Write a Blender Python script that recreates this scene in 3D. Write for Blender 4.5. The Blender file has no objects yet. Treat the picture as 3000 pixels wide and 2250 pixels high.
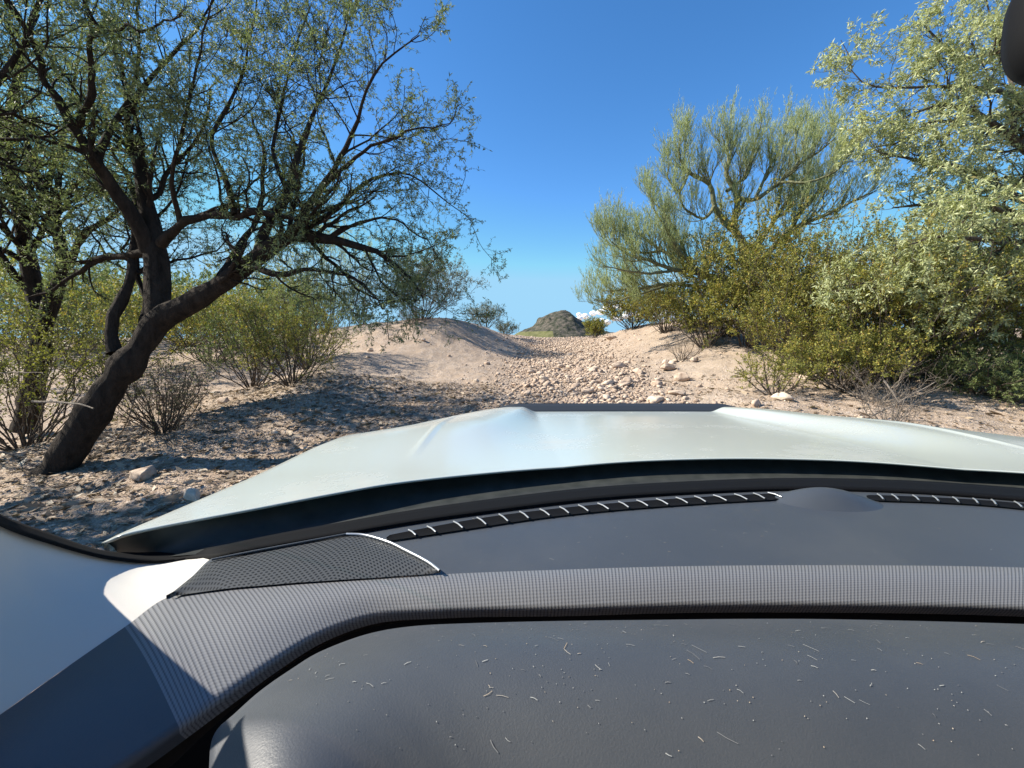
import bpy, math, random
import numpy as np
from mathutils import Vector, Matrix

# ------------------------------------------------------------------ camera, sky, sun, exposure
scene = bpy.context.scene
RW, RH, F = 3000.0, 2250.0, 1259.0           # photograph frame and focal length in its pixels
EYE = 1.5                                     # eye height above the ground under the vehicle
PITCH = math.atan((1125 - 990) / F)           # camera looks a little down
cam_d = bpy.data.cameras.new("camera"); cam = bpy.data.objects.new("camera", cam_d)
scene.collection.objects.link(cam); scene.camera = cam
cam_d.sensor_width = 36.0; cam_d.lens = 36.0 * F / RW
cam_d.clip_start = 0.02; cam_d.clip_end = 20000
cam.location = (0, 0, EYE); cam.rotation_euler = (math.pi / 2 - PITCH, 0, 0)

SUN_AZ, SUN_EL = math.radians(-86), math.radians(39)   # azimuth from +Y towards +X
SUN_V = Vector((math.sin(SUN_AZ) * math.cos(SUN_EL), math.cos(SUN_AZ) * math.cos(SUN_EL), math.sin(SUN_EL)))
world = bpy.data.worlds.new("World"); scene.world = world; world.use_nodes = True
wn = world.node_tree; bg = wn.nodes["Background"]
sky = wn.nodes.new("ShaderNodeTexSky"); sky.sky_type = 'NISHITA'; sky.sun_disc = False
sky.sun_elevation = SUN_EL; sky.sun_rotation = SUN_AZ; sky.altitude = 1800
sky.air_density = 1.0; sky.dust_density = 0.5; sky.ozone_density = 4.0
hs = wn.nodes.new("ShaderNodeHueSaturation"); hs.inputs["Saturation"].default_value = 1.2
dk = wn.nodes.new("ShaderNodeMix"); dk.data_type = 'RGBA'; dk.blend_type = 'DARKEN'; dk.inputs[0].default_value = 1.0
wn.links.new(sky.outputs[0], hs.inputs["Color"]); wn.links.new(hs.outputs[0], dk.inputs[6]); dk.inputs[7].default_value = (1.5, 2.8, 3.95, 1)
wn.links.new(dk.outputs[2], bg.inputs[0]); bg.inputs[1].default_value = 0.118
sd = bpy.data.lights.new("sun", 'SUN'); sd.energy = 4.7; sd.angle = math.radians(0.53); sd.color = (1.0, 0.92, 0.80)
so = bpy.data.objects.new("sun", sd); scene.collection.objects.link(so)
so.rotation_euler = (-SUN_V).to_track_quat('-Z', 'Y').to_euler(); so.location = (-20, 5, 30)
scene.view_settings.view_transform = 'Standard'; scene.view_settings.look = 'None'
scene.view_settings.exposure = 1.12; scene.view_settings.gamma = 1.0
scene.cycles.max_bounces = 8; scene.cycles.transparent_max_bounces = 16
scene.cycles.caustics_reflective = False; scene.cycles.caustics_refractive = False
scene.cycles.sample_clamp_indirect = 6.0

rng = np.random.default_rng(7)
random.seed(7)
COL = scene.collection

# ------------------------------------------------------------------ helpers
def ray(px, py):
    """world direction of a line of sight, scaled so that its forward (+Y) part is 1"""
    x = (px - RW / 2) / F; y = -(py - RH / 2) / F
    c, s = math.cos(PITCH), math.sin(PITCH)
    d = np.array([x, c + y * s, -s + y * c])
    return d / d[1]
def at(px, py, D):
    return np.array([0, 0, EYE]) + ray(px, py) * D

def mesh_obj(name, verts, faces, mats, parent=None, uv=None, smooth=False, fmat=None, tint=None):
    """faces: (M,k) integer array or list of such arrays"""
    verts = np.asarray(verts, dtype=np.float32).reshape(-1, 3)
    if isinstance(faces, np.ndarray): faces = [faces]
    faces = [f for f in faces if len(f)]
    me = bpy.data.meshes.new(name)
    me.vertices.add(len(verts)); me.vertices.foreach_set("co", verts.ravel())
    lv = np.concatenate([f.ravel() for f in faces]).astype(np.int32)
    cnt = np.concatenate([np.full(len(f), f.shape[1]) for f in faces])
    st = np.concatenate([[0], np.cumsum(cnt)[:-1]]).astype(np.int32)
    me.loops.add(len(lv)); me.loops.foreach_set("vertex_index", lv)
    me.polygons.add(len(cnt)); me.polygons.foreach_set("loop_start", st)
    if smooth: me.polygons.foreach_set("use_smooth", np.ones(len(cnt), dtype=bool))
    if fmat is not None: me.polygons.foreach_set("material_index", np.asarray(fmat, dtype=np.int32))
    if uv is not None:
        l = me.uv_layers.new(name="UVMap"); l.data.foreach_set("uv", np.asarray(uv, dtype=np.float32)[lv].ravel())
    if tint is not None:
        a = me.attributes.new("tint", 'FLOAT', 'POINT'); a.data.foreach_set("value", np.asarray(tint, dtype=np.float32))
    for m in (mats if isinstance(mats, (list, tuple)) else [mats]): me.materials.append(m)
    me.update(calc_edges=True)
    o = bpy.data.objects.new(name, me); COL.objects.link(o)
    if parent is not None: o.parent = parent
    return o

def tag(o, label=None, cat=None, group=None, kind=None):
    if label: o["label"] = label
    if cat: o["category"] = cat
    if group: o["group"] = group
    if kind: o["kind"] = kind
    return o
def empty(name, loc=(0, 0, 0)):
    o = bpy.data.objects.new(name, None); COL.objects.link(o); o.location = loc; o.empty_display_size = 0.2
    return o

def spline(pts, n):
    """Catmull-Rom through control points (any dimension), n samples"""
    P = np.asarray(pts, dtype=float)
    if len(P) < 3:
        t = np.linspace(0, 1, n)[:, None]; return P[0] * (1 - t) + P[-1] * t
    seg = np.linalg.norm(np.diff(P[:, :3], axis=0), axis=1); cum = np.concatenate([[0], np.cumsum(seg)])
    Q = np.vstack([2 * P[0] - P[1], P, 2 * P[-1] - P[-2]])
    s = np.linspace(0, cum[-1], n); i = np.clip(np.searchsorted(cum, s, side='right') - 1, 0, len(P) - 2)
    t = ((s - cum[i]) / np.maximum(seg[i], 1e-9))[:, None]
    p0, p1, p2, p3 = Q[i], Q[i + 1], Q[i + 2], Q[i + 3]
    return 0.5 * (2 * p1 + (p2 - p0) * t + (2 * p0 - 5 * p1 + 4 * p2 - p3) * t ** 2 + (3 * p1 - p0 - 3 * p2 + p3) * t ** 3)

def norm(v): return v / np.maximum(np.linalg.norm(v, axis=-1, keepdims=True), 1e-9)

def tubes(P, R, k=4):
    """P (N,S,3) R (N,S) -> verts, quads"""
    N, S, _ = P.shape
    T = norm(np.gradient(P, axis=1))
    ref = np.where(np.abs(T[..., 2:3]) > 0.9, np.array([1.0, 0, 0]), np.array([0, 0, 1.0]))
    ref = ref[:, :1] * 0 + np.where(np.abs(T[:, :, 2:3]).mean(1, keepdims=True) > 0.75, np.array([1.0, 0.1, 0]), np.array([0.1, 0, 1.0]))
    A = norm(np.cross(T, ref)); B = np.cross(T, A)
    a = np.arange(k) * 2 * math.pi / k
    V = P[:, :, None] + R[:, :, None, None] * (np.cos(a)[:, None] * A[:, :, None] + np.sin(a)[:, None] * B[:, :, None])
    idx = np.arange(N * S * k).reshape(N, S, k)
    q = np.stack([idx[:, :-1], np.roll(idx, -1, 2)[:, :-1], np.roll(idx, -1, 2)[:, 1:], idx[:, 1:]], -1).reshape(-1, 4)
    return V.reshape(-1, 3), q

class Parts:
    def __init__(s): s.v, s.q, s.m, s.t, s.n = [], [], [], [], 0
    def add(s, V, Q, m=0, tint=None):
        s.v.append(V); s.q.append(Q + s.n); s.n += len(V); s.m.append(np.full(len(Q), m))
        s.t.append(np.zeros(len(V)) if tint is None else tint)
    def build(s, name, mats, parent=None, smooth=False):
        qs = s.q
        order = sorted(set(q.shape[1] for q in qs))
        f = [np.concatenate([q for q in qs if q.shape[1] == k]) for k in order]
        m = np.concatenate([np.concatenate([mm for q, mm in zip(qs, s.m) if q.shape[1] == k]) for k in order])
        return mesh_obj(name, np.concatenate(s.v), f, mats, parent, smooth=smooth, fmat=m, tint=np.concatenate(s.t))

def vnoise(x, y, seed=0):
    xi = np.floor(x).astype(np.int64); yi = np.floor(y).astype(np.int64); fx = x - xi; fy = y - yi
    fx = fx * fx * (3 - 2 * fx); fy = fy * fy * (3 - 2 * fy)
    def h(a, b):
        n = (a * 374761393 + b * 668265263 + seed * 1442695) & 0x7fffffff
        n = ((n ^ (n >> 13)) * 1274126177) & 0x7fffffff
        return ((n ^ (n >> 16)) & 0xffff) / 32767.5 - 1
    return (h(xi, yi) * (1 - fx) + h(xi + 1, yi) * fx) * (1 - fy) + (h(xi, yi + 1) * (1 - fx) + h(xi + 1, yi + 1) * fx) * fy
def smooth(a, b, x):
    t = np.clip((x - a) / (b - a), 0, 1); return t * t * (3 - 2 * t)

# ------------------------------------------------------------------ materials
def lin(r, g, b):
    return tuple(((c / 255) / 12.92 if c <= 10 else (((c / 255) + 0.055) / 1.055) ** 2.4) for c in (r, g, b)) + (1,)
class NT:
    def __init__(s, name):
        s.m = bpy.data.materials.new(name); s.m.use_nodes = True; s.t = s.m.node_tree
        s.b = s.t.nodes["Principled BSDF"]; s.out = s.t.nodes["Material Output"]
    def n(s, kind, **kw):
        x = s.t.nodes.new(kind)
        for k, v in kw.items(): setattr(x, k, v)
        return x
    def l(s, a, b): s.t.links.new(a, b)
    def math(s, op, a, b=None, c=None):
        x = s.n("ShaderNodeMath", operation=op)
        for i, v in enumerate((a, b, c)):
            if v is None: continue
            if isinstance(v, (int, float)): x.inputs[i].default_value = v
            else: s.l(v, x.inputs[i])
        return x.outputs[0]
    def noise(s, vec, scale, detail=4, rough=0.55):
        x = s.n("ShaderNodeTexNoise"); x.inputs["Scale"].default_value = scale
        x.inputs["Detail"].default_value = detail; x.inputs["Roughness"].default_value = rough
        if vec is not None: s.l(vec, x.inputs["Vector"])
        return x.outputs["Fac"]
    def ramp(s, fac, stops):
        x = s.n("ShaderNodeValToRGB"); e = x.color_ramp.elements
        while len(e) < len(stops): e.new(0.5)
        for i, (p, c) in enumerate(stops): e[i].position = p; e[i].color = c if len(c) == 4 else (*c, 1)
        s.l(fac, x.inputs[0]); return x.outputs[0]
    def mix(s, fac, a, b, mode='MIX'):
        x = s.n("ShaderNodeMix", data_type='RGBA', blend_type=mode)
        for sock, v in ((x.inputs[0], fac), (x.inputs[6], a), (x.inputs[7], b)):
            if isinstance(v, (int, float)): sock.default_value = v
            elif isinstance(v, tuple): sock.default_value = v if len(v) == 4 else (*v, 1)
            else: s.l(v, sock)
        return x.outputs[2]
    def bump(s, h, strength, dist, base=None):
        x = s.n("ShaderNodeBump"); x.inputs["Strength"].default_value = strength; x.inputs["Distance"].default_value = dist
        s.l(h, x.inputs["Height"])
        if base is not None: s.l(base, x.inputs["Normal"])
        return x.outputs[0]
    def set(s, rough=None, spec=None, color=None, normal=None, **kw):
        if color is not None:
            if isinstance(color, tuple): s.b.inputs["Base Color"].default_value = color if len(color) == 4 else (*color, 1)
            else: s.l(color, s.b.inputs["Base Color"])
        if rough is not None:
            if isinstance(rough, (int, float)): s.b.inputs["Roughness"].default_value = rough
            else: s.l(rough, s.b.inputs["Roughness"])
        if spec is not None: s.b.inputs["Specular IOR Level"].default_value = spec
        if normal is not None: s.l(normal, s.b.inputs["Normal"])
        for k, v in kw.items(): s.b.inputs[k.replace("_", " ")].default_value = v
        return s.m
    def obj(s): return s.n("ShaderNodeTexCoord").outputs["Object"]
    def uv(s): return s.n("ShaderNodeTexCoord").outputs["UV"]
    def tint(s): return s.n("ShaderNodeAttribute", attribute_name="tint").outputs["Fac"]

def mat_ground():
    t = NT("desert_dirt"); p = t.n("ShaderNodeNewGeometry").outputs["Position"]
    a = t.noise(p, 0.35, 5); b = t.noise(p, 3.0, 6, 0.65); c = t.noise(p, 22, 5, 0.7)
    col = t.ramp(a, [(0.3, (0.338, 0.236, 0.162)), (0.5, (0.412, 0.304, 0.213)), (0.7, (0.480, 0.383, 0.286))])
    col = t.mix(t.math('MULTIPLY', b, 0.6), col, t.ramp(b, [(0.35, (0.245, 0.163, 0.118)), (0.65, (0.519, 0.404, 0.314))]))
    v = t.n("ShaderNodeTexVoronoi"); v.inputs["Scale"].default_value = 26; t.l(p, v.inputs["Vector"])
    v2 = t.n("ShaderNodeTexVoronoi"); v2.inputs["Scale"].default_value = 60; t.l(p, v2.inputs["Vector"])
    peb = t.ramp(t.n("ShaderNodeSeparateColor").outputs[0], [(0, (0, 0, 0)), (1, (1, 1, 1))])
    sep = t.n("ShaderNodeSeparateColor"); t.l(v.outputs["Color"], sep.inputs[0])
    stone = t.ramp(sep.outputs[0], [(0.0, (0.216, 0.163, 0.146)), (0.4, (0.451, 0.357, 0.308)), (0.75, (0.647, 0.578, 0.504)), (1, (0.539, 0.430, 0.370))])
    mask = t.math('MULTIPLY', t.math('LESS_THAN', v.outputs["Distance"], 0.42), t.math('GREATER_THAN', b, 0.47))
    col = t.mix(t.math('MULTIPLY', mask, 0.75), col, stone)
    col = t.mix(0.35, col, t.ramp(c, [(0.3, (0.167, 0.116, 0.090)), (0.7, (0.647, 0.536, 0.448))]))
    h = t.math('ADD', t.math('MULTIPLY', t.math('SUBTRACT', 0.5, v.outputs["Distance"]), mask),
               t.math('ADD', t.math('MULTIPLY', c, 0.5), t.math('MULTIPLY', v2.outputs["Distance"], -0.35)))
    n1 = t.bump(b, 0.6, 0.06); n2 = t.bump(h, 0.9, 0.03, n1)
    return t.set(0.95, 0.15, col, n2)
def mat_rock(name, c0, c1, c2):
    t = NT(name); p = t.obj()
    oi = t.n("ShaderNodeObjectInfo").outputs["Random"]
    geo = t.n("ShaderNodeNewGeometry").outputs["Random Per Island"]
    r = t.math('FRACT', t.math('ADD', oi, geo))
    col = t.ramp(r, [(0.0, c0), (0.5, c1), (1.0, c2)])
    a = t.noise(t.n("ShaderNodeNewGeometry").outputs["Position"], 14, 6, 0.65)
    col = t.mix(0.45, col, t.ramp(a, [(0.3, tuple(x * 0.55 for x in c0)), (0.7, tuple(min(1, x * 1.25) for x in c2))]))
    return t.set(0.9, 0.2, col, t.bump(a, 0.5, 0.03))
def mat_bark(name, c0, c1, scale=14):
    t = NT(name); p = t.n("ShaderNodeNewGeometry").outputs["Position"]
    mp = t.n("ShaderNodeMapping"); mp.inputs["Scale"].default_value = (1, 1, 0.35); t.l(p, mp.inputs["Vector"])
    a = t.noise(mp.outputs[0], scale, 6, 0.7)
    return t.set(0.92, 0.15, t.ramp(a, [(0.3, c0), (0.7, c1)]), t.bump(a, 1.0, 0.05))
def mat_leaf(name, stops, trans=0.35):
    t = NT(name); ti = t.tint()
    col = t.ramp(ti, stops)
    d = t.b; d.inputs["Roughness"].default_value = 0.55; d.inputs["Specular IOR Level"].default_value = 0.35
    t.l(col, d.inputs["Base Color"])
    tr = t.n("ShaderNodeBsdfTranslucent"); t.l(t.mix(1.0, col, (1.15, 1.2, 0.7), 'MULTIPLY'), tr.inputs[0])
    mx = t.n("ShaderNodeMixShader"); mx.inputs[0].default_value = trans
    t.l(d.outputs[0], mx.inputs[1]); t.l(tr.outputs[0], mx.inputs[2]); t.l(mx.outputs[0], t.out.inputs[0])
    return t.m

M = {}
M['ground'] = mat_ground()
M['rock'] = mat_rock("tan_rock", (0.30, 0.205, 0.155), (0.48, 0.36, 0.275), (0.66, 0.54, 0.43))
M['gravel'] = mat_rock("gravel_stone", (0.20, 0.135, 0.10), (0.43, 0.31, 0.23), (0.64, 0.51, 0.40))
M['bark'] = mat_bark("mesquite_bark", (0.014, 0.011, 0.009), (0.055, 0.042, 0.034))
M['twig'] = mat_bark("grey_twig", (0.07, 0.055, 0.045), (0.19, 0.155, 0.125), 30)
M['deadtwig'] = mat_bark("dead_twig", (0.16, 0.125, 0.10), (0.42, 0.36, 0.30), 30)
M['greenbark'] = mat_bark("green_bark", (0.16, 0.16, 0.085), (0.30, 0.29, 0.17), 20)
M['leaf_dark'] = mat_leaf("mesquite_leaf", [(0, (0.09, 0.12, 0.055)), (0.5, (0.19, 0.235, 0.12)), (0.85, (0.29, 0.325, 0.16)), (1, (0.38, 0.37, 0.17))])
M['leaf_pale'] = mat_leaf("pale_mesquite_leaf", [(0, (0.28, 0.31, 0.15)), (0.5, (0.45, 0.48, 0.26)), (0.9, (0.58, 0.59, 0.36)), (1, (0.52, 0.40, 0.17))])
M['leaf_creo'] = mat_leaf("creosote_leaf", [(0, (0.10, 0.115, 0.03)), (0.45, (0.235, 0.24, 0.055)), (0.85, (0.42, 0.38, 0.085)), (1, (0.43, 0.29, 0.08))])
M['leaf_palo'] = mat_leaf("palo_verde_leaf", [(0, (0.24, 0.29, 0.13)), (0.5, (0.38, 0.43, 0.22)), (1, (0.52, 0.55, 0.31))])
M['leaf_grey'] = mat_leaf("grey_bush_leaf", [(0, (0.09, 0.10, 0.065)), (0.5, (0.16, 0.165, 0.11)), (1, (0.25, 0.24, 0.17))])
M['leaf_green'] = mat_leaf("fresh_green_leaf", [(0, (0.09, 0.13, 0.05)), (0.5, (0.19, 0.24, 0.09)), (1, (0.34, 0.37, 0.15))])

# ------------------------------------------------------------------ terrain
CP = [  # (px, py, distance): the lie of the land
    (1437, 1200, 6.4), (1700, 1196, 6.6), (1900, 1192, 6.6), (2150, 1196, 6.2), (1300, 1232, 5.8), (1100, 1255, 5.2),
    (1650, 1110, 9.0), (1800, 1100, 9.0), (1600, 1060, 12.0), (1750, 1045, 12.5), (1640, 1008, 18), (1620, 993, 23), (1575, 1025, 15.5),
    (1380, 1100, 8.8), (1250, 1140, 7.6), (1380, 1062, 11.0), (1250, 1010, 12.0),
    (1200, 943, 13.9), (1285, 944, 13.8), (1355, 953, 14.1), (1440, 968, 15.8), (1345, 1000, 12.9), (1420, 1020, 13.0), (1500, 1037, 13.3), (1130, 953, 14.2), (1520, 984, 21),
    (1050, 960, 13.5), (1000, 1040, 9.8), (900, 1112, 7.6), (800, 1170, 6.3), (1000, 1160, 6.8), (1150, 1090, 9.0), (820, 1112, 9.6), (700, 1150, 8.0), (560, 1215, 6.7), (930, 1062, 11.6),
    (700, 1215, 6.0), (500, 1260, 5.4), (600, 1330, 4.7), (900, 1280, 5.2), (300, 1330, 4.9), (200, 1370, 4.5), (450, 1430, 4.0),
    (300, 1530, 3.4), (100, 1500, 3.5), (0, 1330, 5.2), (0, 1180, 8), (330, 1130, 8.5), (600, 1080, 10), (800, 1020, 13), (600, 990, 20), (300, 1000, 18),
    (-400, 1100, 10), (-400, 1400, 5),
    (1780, 982, 19), (1850, 962, 16), (2000, 948, 13.5), (2080, 955, 12.5), (2200, 975, 12), (1950, 1085, 9.2), (2100, 1110, 8.2), (1900, 1030, 11.2),
    (2300, 1130, 7.2), (2400, 1050, 9), (2250, 1185, 6.0), (2450, 1205, 5.6), (2600, 1180, 6.2), (2700, 1240, 5.2), (2900, 1180, 6.2), (2950, 1270, 4.9), (3100, 1290, 4.7),
    (3000, 1100, 8), (2700, 1030, 10), (3300, 1050, 9), (2500, 960, 14), (2800, 980, 15), (3600, 1200, 6),
]
ctrl = [tuple(at(*c)) for c in CP]
ctrl += [(x, y, 0.0) for x in (-2.0, 0.4, 2.6) for y in (-4.0, -1.0, 1.2)] + [(-3.0, 2.2, 0.05), (3.4, 2.6, 0.15), (0.4, 3.0, 0.05), (0.6, 4.6, 0.28), (-7, -3, .1), (8, -3, .4), (-8, 2, .2), (9, 2, .6)]
ctrl += [(-26, 10, 1.5), (-20, 24, 1.5), (-8, 30, 1.4), (4, 34, 1.3), (16, 30, 1.7), (24, 16, 2.0), (26, 2, 1.4), (-24, -6, .6), (0, -20, 0.), (22, -10, .8)]
C = np.array(ctrl)
def _U(r2): return np.where(r2 > 1e-12, 0.5 * r2 * np.log(np.maximum(r2, 1e-12)), 0)
def _tps():
    X = C[:, :2]; n = len(X)
    K = _U(((X[:, None] - X[None]) ** 2).sum(-1)) + np.eye(n) * 0.12
    P = np.hstack([np.ones((n, 1)), X]); A = np.zeros((n + 3, n + 3)); A[:n, :n] = K; A[:n, n:] = P; A[n:, :n] = P.T
    return np.linalg.solve(A, np.concatenate([C[:, 2], np.zeros(3)]))
TPS = _tps()
def ground_z(x, y, fine=True):
    x = np.asarray(x, float); y = np.asarray(y, float); sh = x.shape
    x = x.ravel(); y = y.ravel(); z = np.zeros_like(x)
    for i in range(0, len(x), 40000):
        a = slice(i, i + 40000)
        r2 = (x[a, None] - C[None, :, 0]) ** 2 + (y[a, None] - C[None, :, 1]) ** 2
        z[a] = _U(r2) @ TPS[:-3] + TPS[-3] + TPS[-2] * x[a] + TPS[-1] * y[a]
    r = np.hypot(x, y - 8)
    far = smooth(22, 42, r)
    z = z * (1 - far) + far * (0.9 + 0.35 * vnoise(x / 30, y / 30, 3))
    if fine:
        k = smooth(2.0, 4.5, np.hypot(x - 0.4, y))
        z = z + k * (0.05 * vnoise(x * 0.9, y * 0.9, 1) + 0.03 * vnoise(x * 2.3, y * 2.3, 2) + 0.014 * vnoise(x * 6, y * 6, 4) + 0.008 * vnoise(x * 15, y * 15, 5))
    return z.reshape(sh)
def g1(x, y): return float(ground_z(np.array([x]), np.array([y]))[0])
def hit(px, py):
    """where a line of sight meets the terrain"""
    d = ray(px, py); D = np.linspace(1.5, 60, 1200)
    z = EYE + d[2] * D; g = ground_z(d[0] * D, D)
    i = np.argmax(z < g)
    if i == 0: i = 1199
    return np.array([d[0] * D[i], D[i], g[i]])
def ground():
    na_f, nr = 620, 400
    a = np.concatenate([np.linspace(-70, 70, na_f), np.linspace(70, 290, 90)[1:-1]]) * math.pi / 180
    r = np.concatenate([[0.3], np.geomspace(1.2, 60, nr), np.geomspace(60, 6000, 60)[1:]])
    A, Rr = np.meshgrid(a, r); x = np.sin(A) * Rr; y = np.cos(A) * Rr
    z = ground_z(x, y)
    na = len(a); idx = np.arange(len(r) * na).reshape(len(r), na)
    q = np.stack([idx[:-1], idx[1:], np.roll(idx, -1, 1)[1:], np.roll(idx, -1, 1)[:-1]], -1).reshape(-1, 4)
    o = mesh_obj("ground", np.stack([x, y, z], -1), q, M['ground'], smooth=True)
    tag(o, "rocky tan desert dirt of the wash and its banks", None, kind="structure")
ground()

# ------------------------------------------------------------------ rocks and gravel
def ico(sub):
    import bmesh
    bm = bmesh.new(); bmesh.ops.create_icosphere(bm, subdivisions=sub, radius=1.0)
    v = np.array([x.co[:] for x in bm.verts]); f = np.array([[x.index for x in p.verts] for p in bm.faces]); bm.free()
    return v, f
V1, F1 = ico(1); V2, F2 = ico(2); V3, F3 = ico(3)
def rock_shape(V, seed):
    r = np.random.default_rng(seed); P = V.copy()
    for _ in range(15):                                   # chop facets off
        n = norm(r.normal(size=3)); d = r.uniform(0.5, 0.85); e = P @ n - d
        P = P - np.where(e > 0, e, 0)[:, None] * n
    P = P * (1 + 0.025 * r.normal(size=(len(P), 1))) * np.array([1, r.uniform(.6, .9), r.uniform(.45, .7)])
    return P
rock_meshes = []
for i in range(10):
    o = mesh_obj("rock", rock_shape(V3 if i < 4 else V2, 50 + i), F3 if i < 4 else F2, M['rock']); rock_meshes.append(o.data); bpy.data.objects.remove(o)
def rock(x, y, size, label, group=None, big=False):
    o = bpy.data.objects.new("rock", rock_meshes[random.randrange(0, 4) if big else random.randrange(4, 10)]); COL.objects.link(o)
    o.location = (x, y, g1(x, y) + size * 0.2); s = size * 0.85
    o.scale = (s * random.uniform(.9, 1.25), s * random.uniform(.85, 1.1), s * random.uniform(.75, 1.15))
    o.rotation_euler = (random.uniform(-.35, .35), random.uniform(-.35, .35), random.uniform(0, 6.28))
    return tag(o, label, "rock", group)
def gully_x(y): return np.interp(y, [5, 7, 9, 12, 18, 24], [1.0, 1.15, 1.45, 1.45, 1.9, 2.3])
def rocks():
    BIG = [  # px, py, size in photograph pixels, label
        (1958, 1085, 62, "big pale wedge rock with a dark shaded side on the slope right of the rubble"),
        (1950, 1066, 38, "flat buff rock lying just above the big pale wedge rock"),
        (1815, 1078, 44, "dark sided rock standing alone on the slope mid wash"),
        (1792, 1050, 30, "upright white rock with a shadow on the right bank slope"),
        (2035, 1060, 40, "whitish rock beneath the bare twigs of the right bank"),
        (1995, 1118, 60, "wide cracked tan rock at the right border of the rubble"),
        (1925, 1130, 44, "smooth rounded buff rock between the wedge rock and the bonnet"),
        (1985, 1160, 62, "large tan boulder half buried among stones close to the bonnet edge"),
        (1920, 1176, 60, "cream boulder in the rubble right above the black bonnet guard"),
        (1760, 1140, 40, "tilted grey brown rock in the middle of the rubble bed"),
        (1715, 1155, 36, "dark angular rock at the centre of the rubble over the bonnet"),
        (1545, 1156, 30, "pale stone at the left part of the rubble bed"),
        (1468, 1186, 36, "pale grey rock just over the left bonnet bulge"),
        (1515, 1188, 28, "small grey rock beside the pale grey rock over the bonnet bulge"),
        (1427, 1068, 26, "brown stone alone on the smooth left bank"),
        (1395, 1120, 26, "dark pointed stone on the lower left bank"),
        (1790, 994, 42, "squarish brown rock at the crest under the small bushes"),
        (2020, 955, 60, "broad pale rock on top of the right bank"),
        (2370, 1110, 66, "pinkish rock under the creosote bushes"),
        (2440, 1105, 58, "rounded pink rock beside a smaller one beneath the creosote bushes"),
        (2290, 1170, 60, "tan rock at the foot of the lowest creosote twigs"),
        (2215, 1190, 50, "pale rock at the far right of the bonnet guard"),
        (655, 1085 + 95, 52, "pale flat topped rock beside the bare twiggy shrub"),
        (895, 1318, 22, "small pink stone in the dappled shade next to the bonnet"),
        (420, 1400, 105, "dark boulder in the deep shade before the leaning tree"),
        (565, 1470, 80, "rounded tan boulder half hidden by the bonnet side"),
        (1085, 1030, 26, "dark stone on the left mound under the grey bush"),
        (1120, 1028, 20, "small dark stone on the left mound next to another"),
        (1240, 1000, 24, "brown stone on the sunny shoulder of the left mound"),
        (1870, 1095, 40, "grey rock in the rubble left of the wedge rock"),
        (1840, 1120, 36, "buff block in the rubble between two darker stones"),
        (1630, 1085, 30, "pale stone on the far left side of the rubble bed"),
    ]
    for px, py, s, lab in BIG:
        p = hit(px, py); rock(p[0], p[1], s / F * p[1] * 0.55, lab, big=True)
    n = 0
    while n < 262:
        y = random.uniform(5.6, 17); x = float(gully_x(y)) + random.gauss(0.2, 0.85)
        if random.random() > (6.5 / y) ** 1.2: continue
        right = x > float(gully_x(y)) + 0.9; far = y > 10
        size = random.choice([.05, .06, .07, .08, .09, .10, .12, .15]) * random.uniform(.8, 1.2)
        if far: lab, grp = "loose tan stone scattered along the upper wash", "loose stones in the upper wash"
        elif right: lab, grp = "loose buff stone on the slope right of the rubble bed", "loose stones on the right slope"
        else: lab, grp = "loose tan stone packed in the rubble bed in front of the bonnet", "loose stones in the rubble bed"
        rock(x, y, size, lab, grp); n += 1
rocks()
def gravel():
    N = 85000
    shapes = [rock_shape(V1, 200 + i) for i in range(8)]
    y = 4.2 + 20 * rng.random(N) ** 1.7; u = rng.normal(size=N)
    core = rng.random(N) < 0.42
    x = np.where(core, np.interp(y, [5, 7, 9, 12, 18, 24], [1.0, 1.15, 1.45, 1.45, 1.9, 2.3]) + u * 0.8, (rng.random(N) * 2 - 1) * (2 + y * 1.0))
    patch = vnoise(x * 0.8, y * 0.8, 9) + 0.5 * vnoise(x * 2.5, y * 2.5, 10)
    keep = core | (patch > rng.random(N) * 1.0 - 0.2)
    # litter-strewn ground in the shade, near left
    x2 = -rng.random(4000) * 6 - 0.3; y2 = 2.8 + rng.random(4000) * 4
    x = np.concatenate([x[keep], x2]); y = np.concatenate([y[keep], y2]); core = np.concatenate([core[keep], np.zeros(4000, bool)])
    N = len(x)
    s = np.exp(rng.normal(-4.35, 0.62, N)) * np.where(core, 1.5, .85); s = np.clip(s, 0.004, 0.07)
    a = rng.random(N) * 6.28; ca, sa = np.cos(a), np.sin(a)
    z = ground_z(x, y) + s * 0.25
    sh = np.stack(shapes)[rng.integers(0, 8, N)]
    vx = sh[..., 0] * ca[:, None] - sh[..., 1] * sa[:, None]; vy = sh[..., 0] * sa[:, None] + sh[..., 1] * ca[:, None]
    V = np.stack([vx * s[:, None] + x[:, None], vy * s[:, None] + y[:, None], sh[..., 2] * s[:, None] * 1.1 + z[:, None]], -1)
    nv = V.shape[1]; Fq = (F1[None] + (np.arange(N) * nv)[:, None, None]).reshape(-1, 3)
    o = mesh_obj("gravel", V, Fq, M['gravel']); tag(o, "loose gravel and pebbles strewn over the wash and banks", "gravel", kind="stuff")
gravel()

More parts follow.
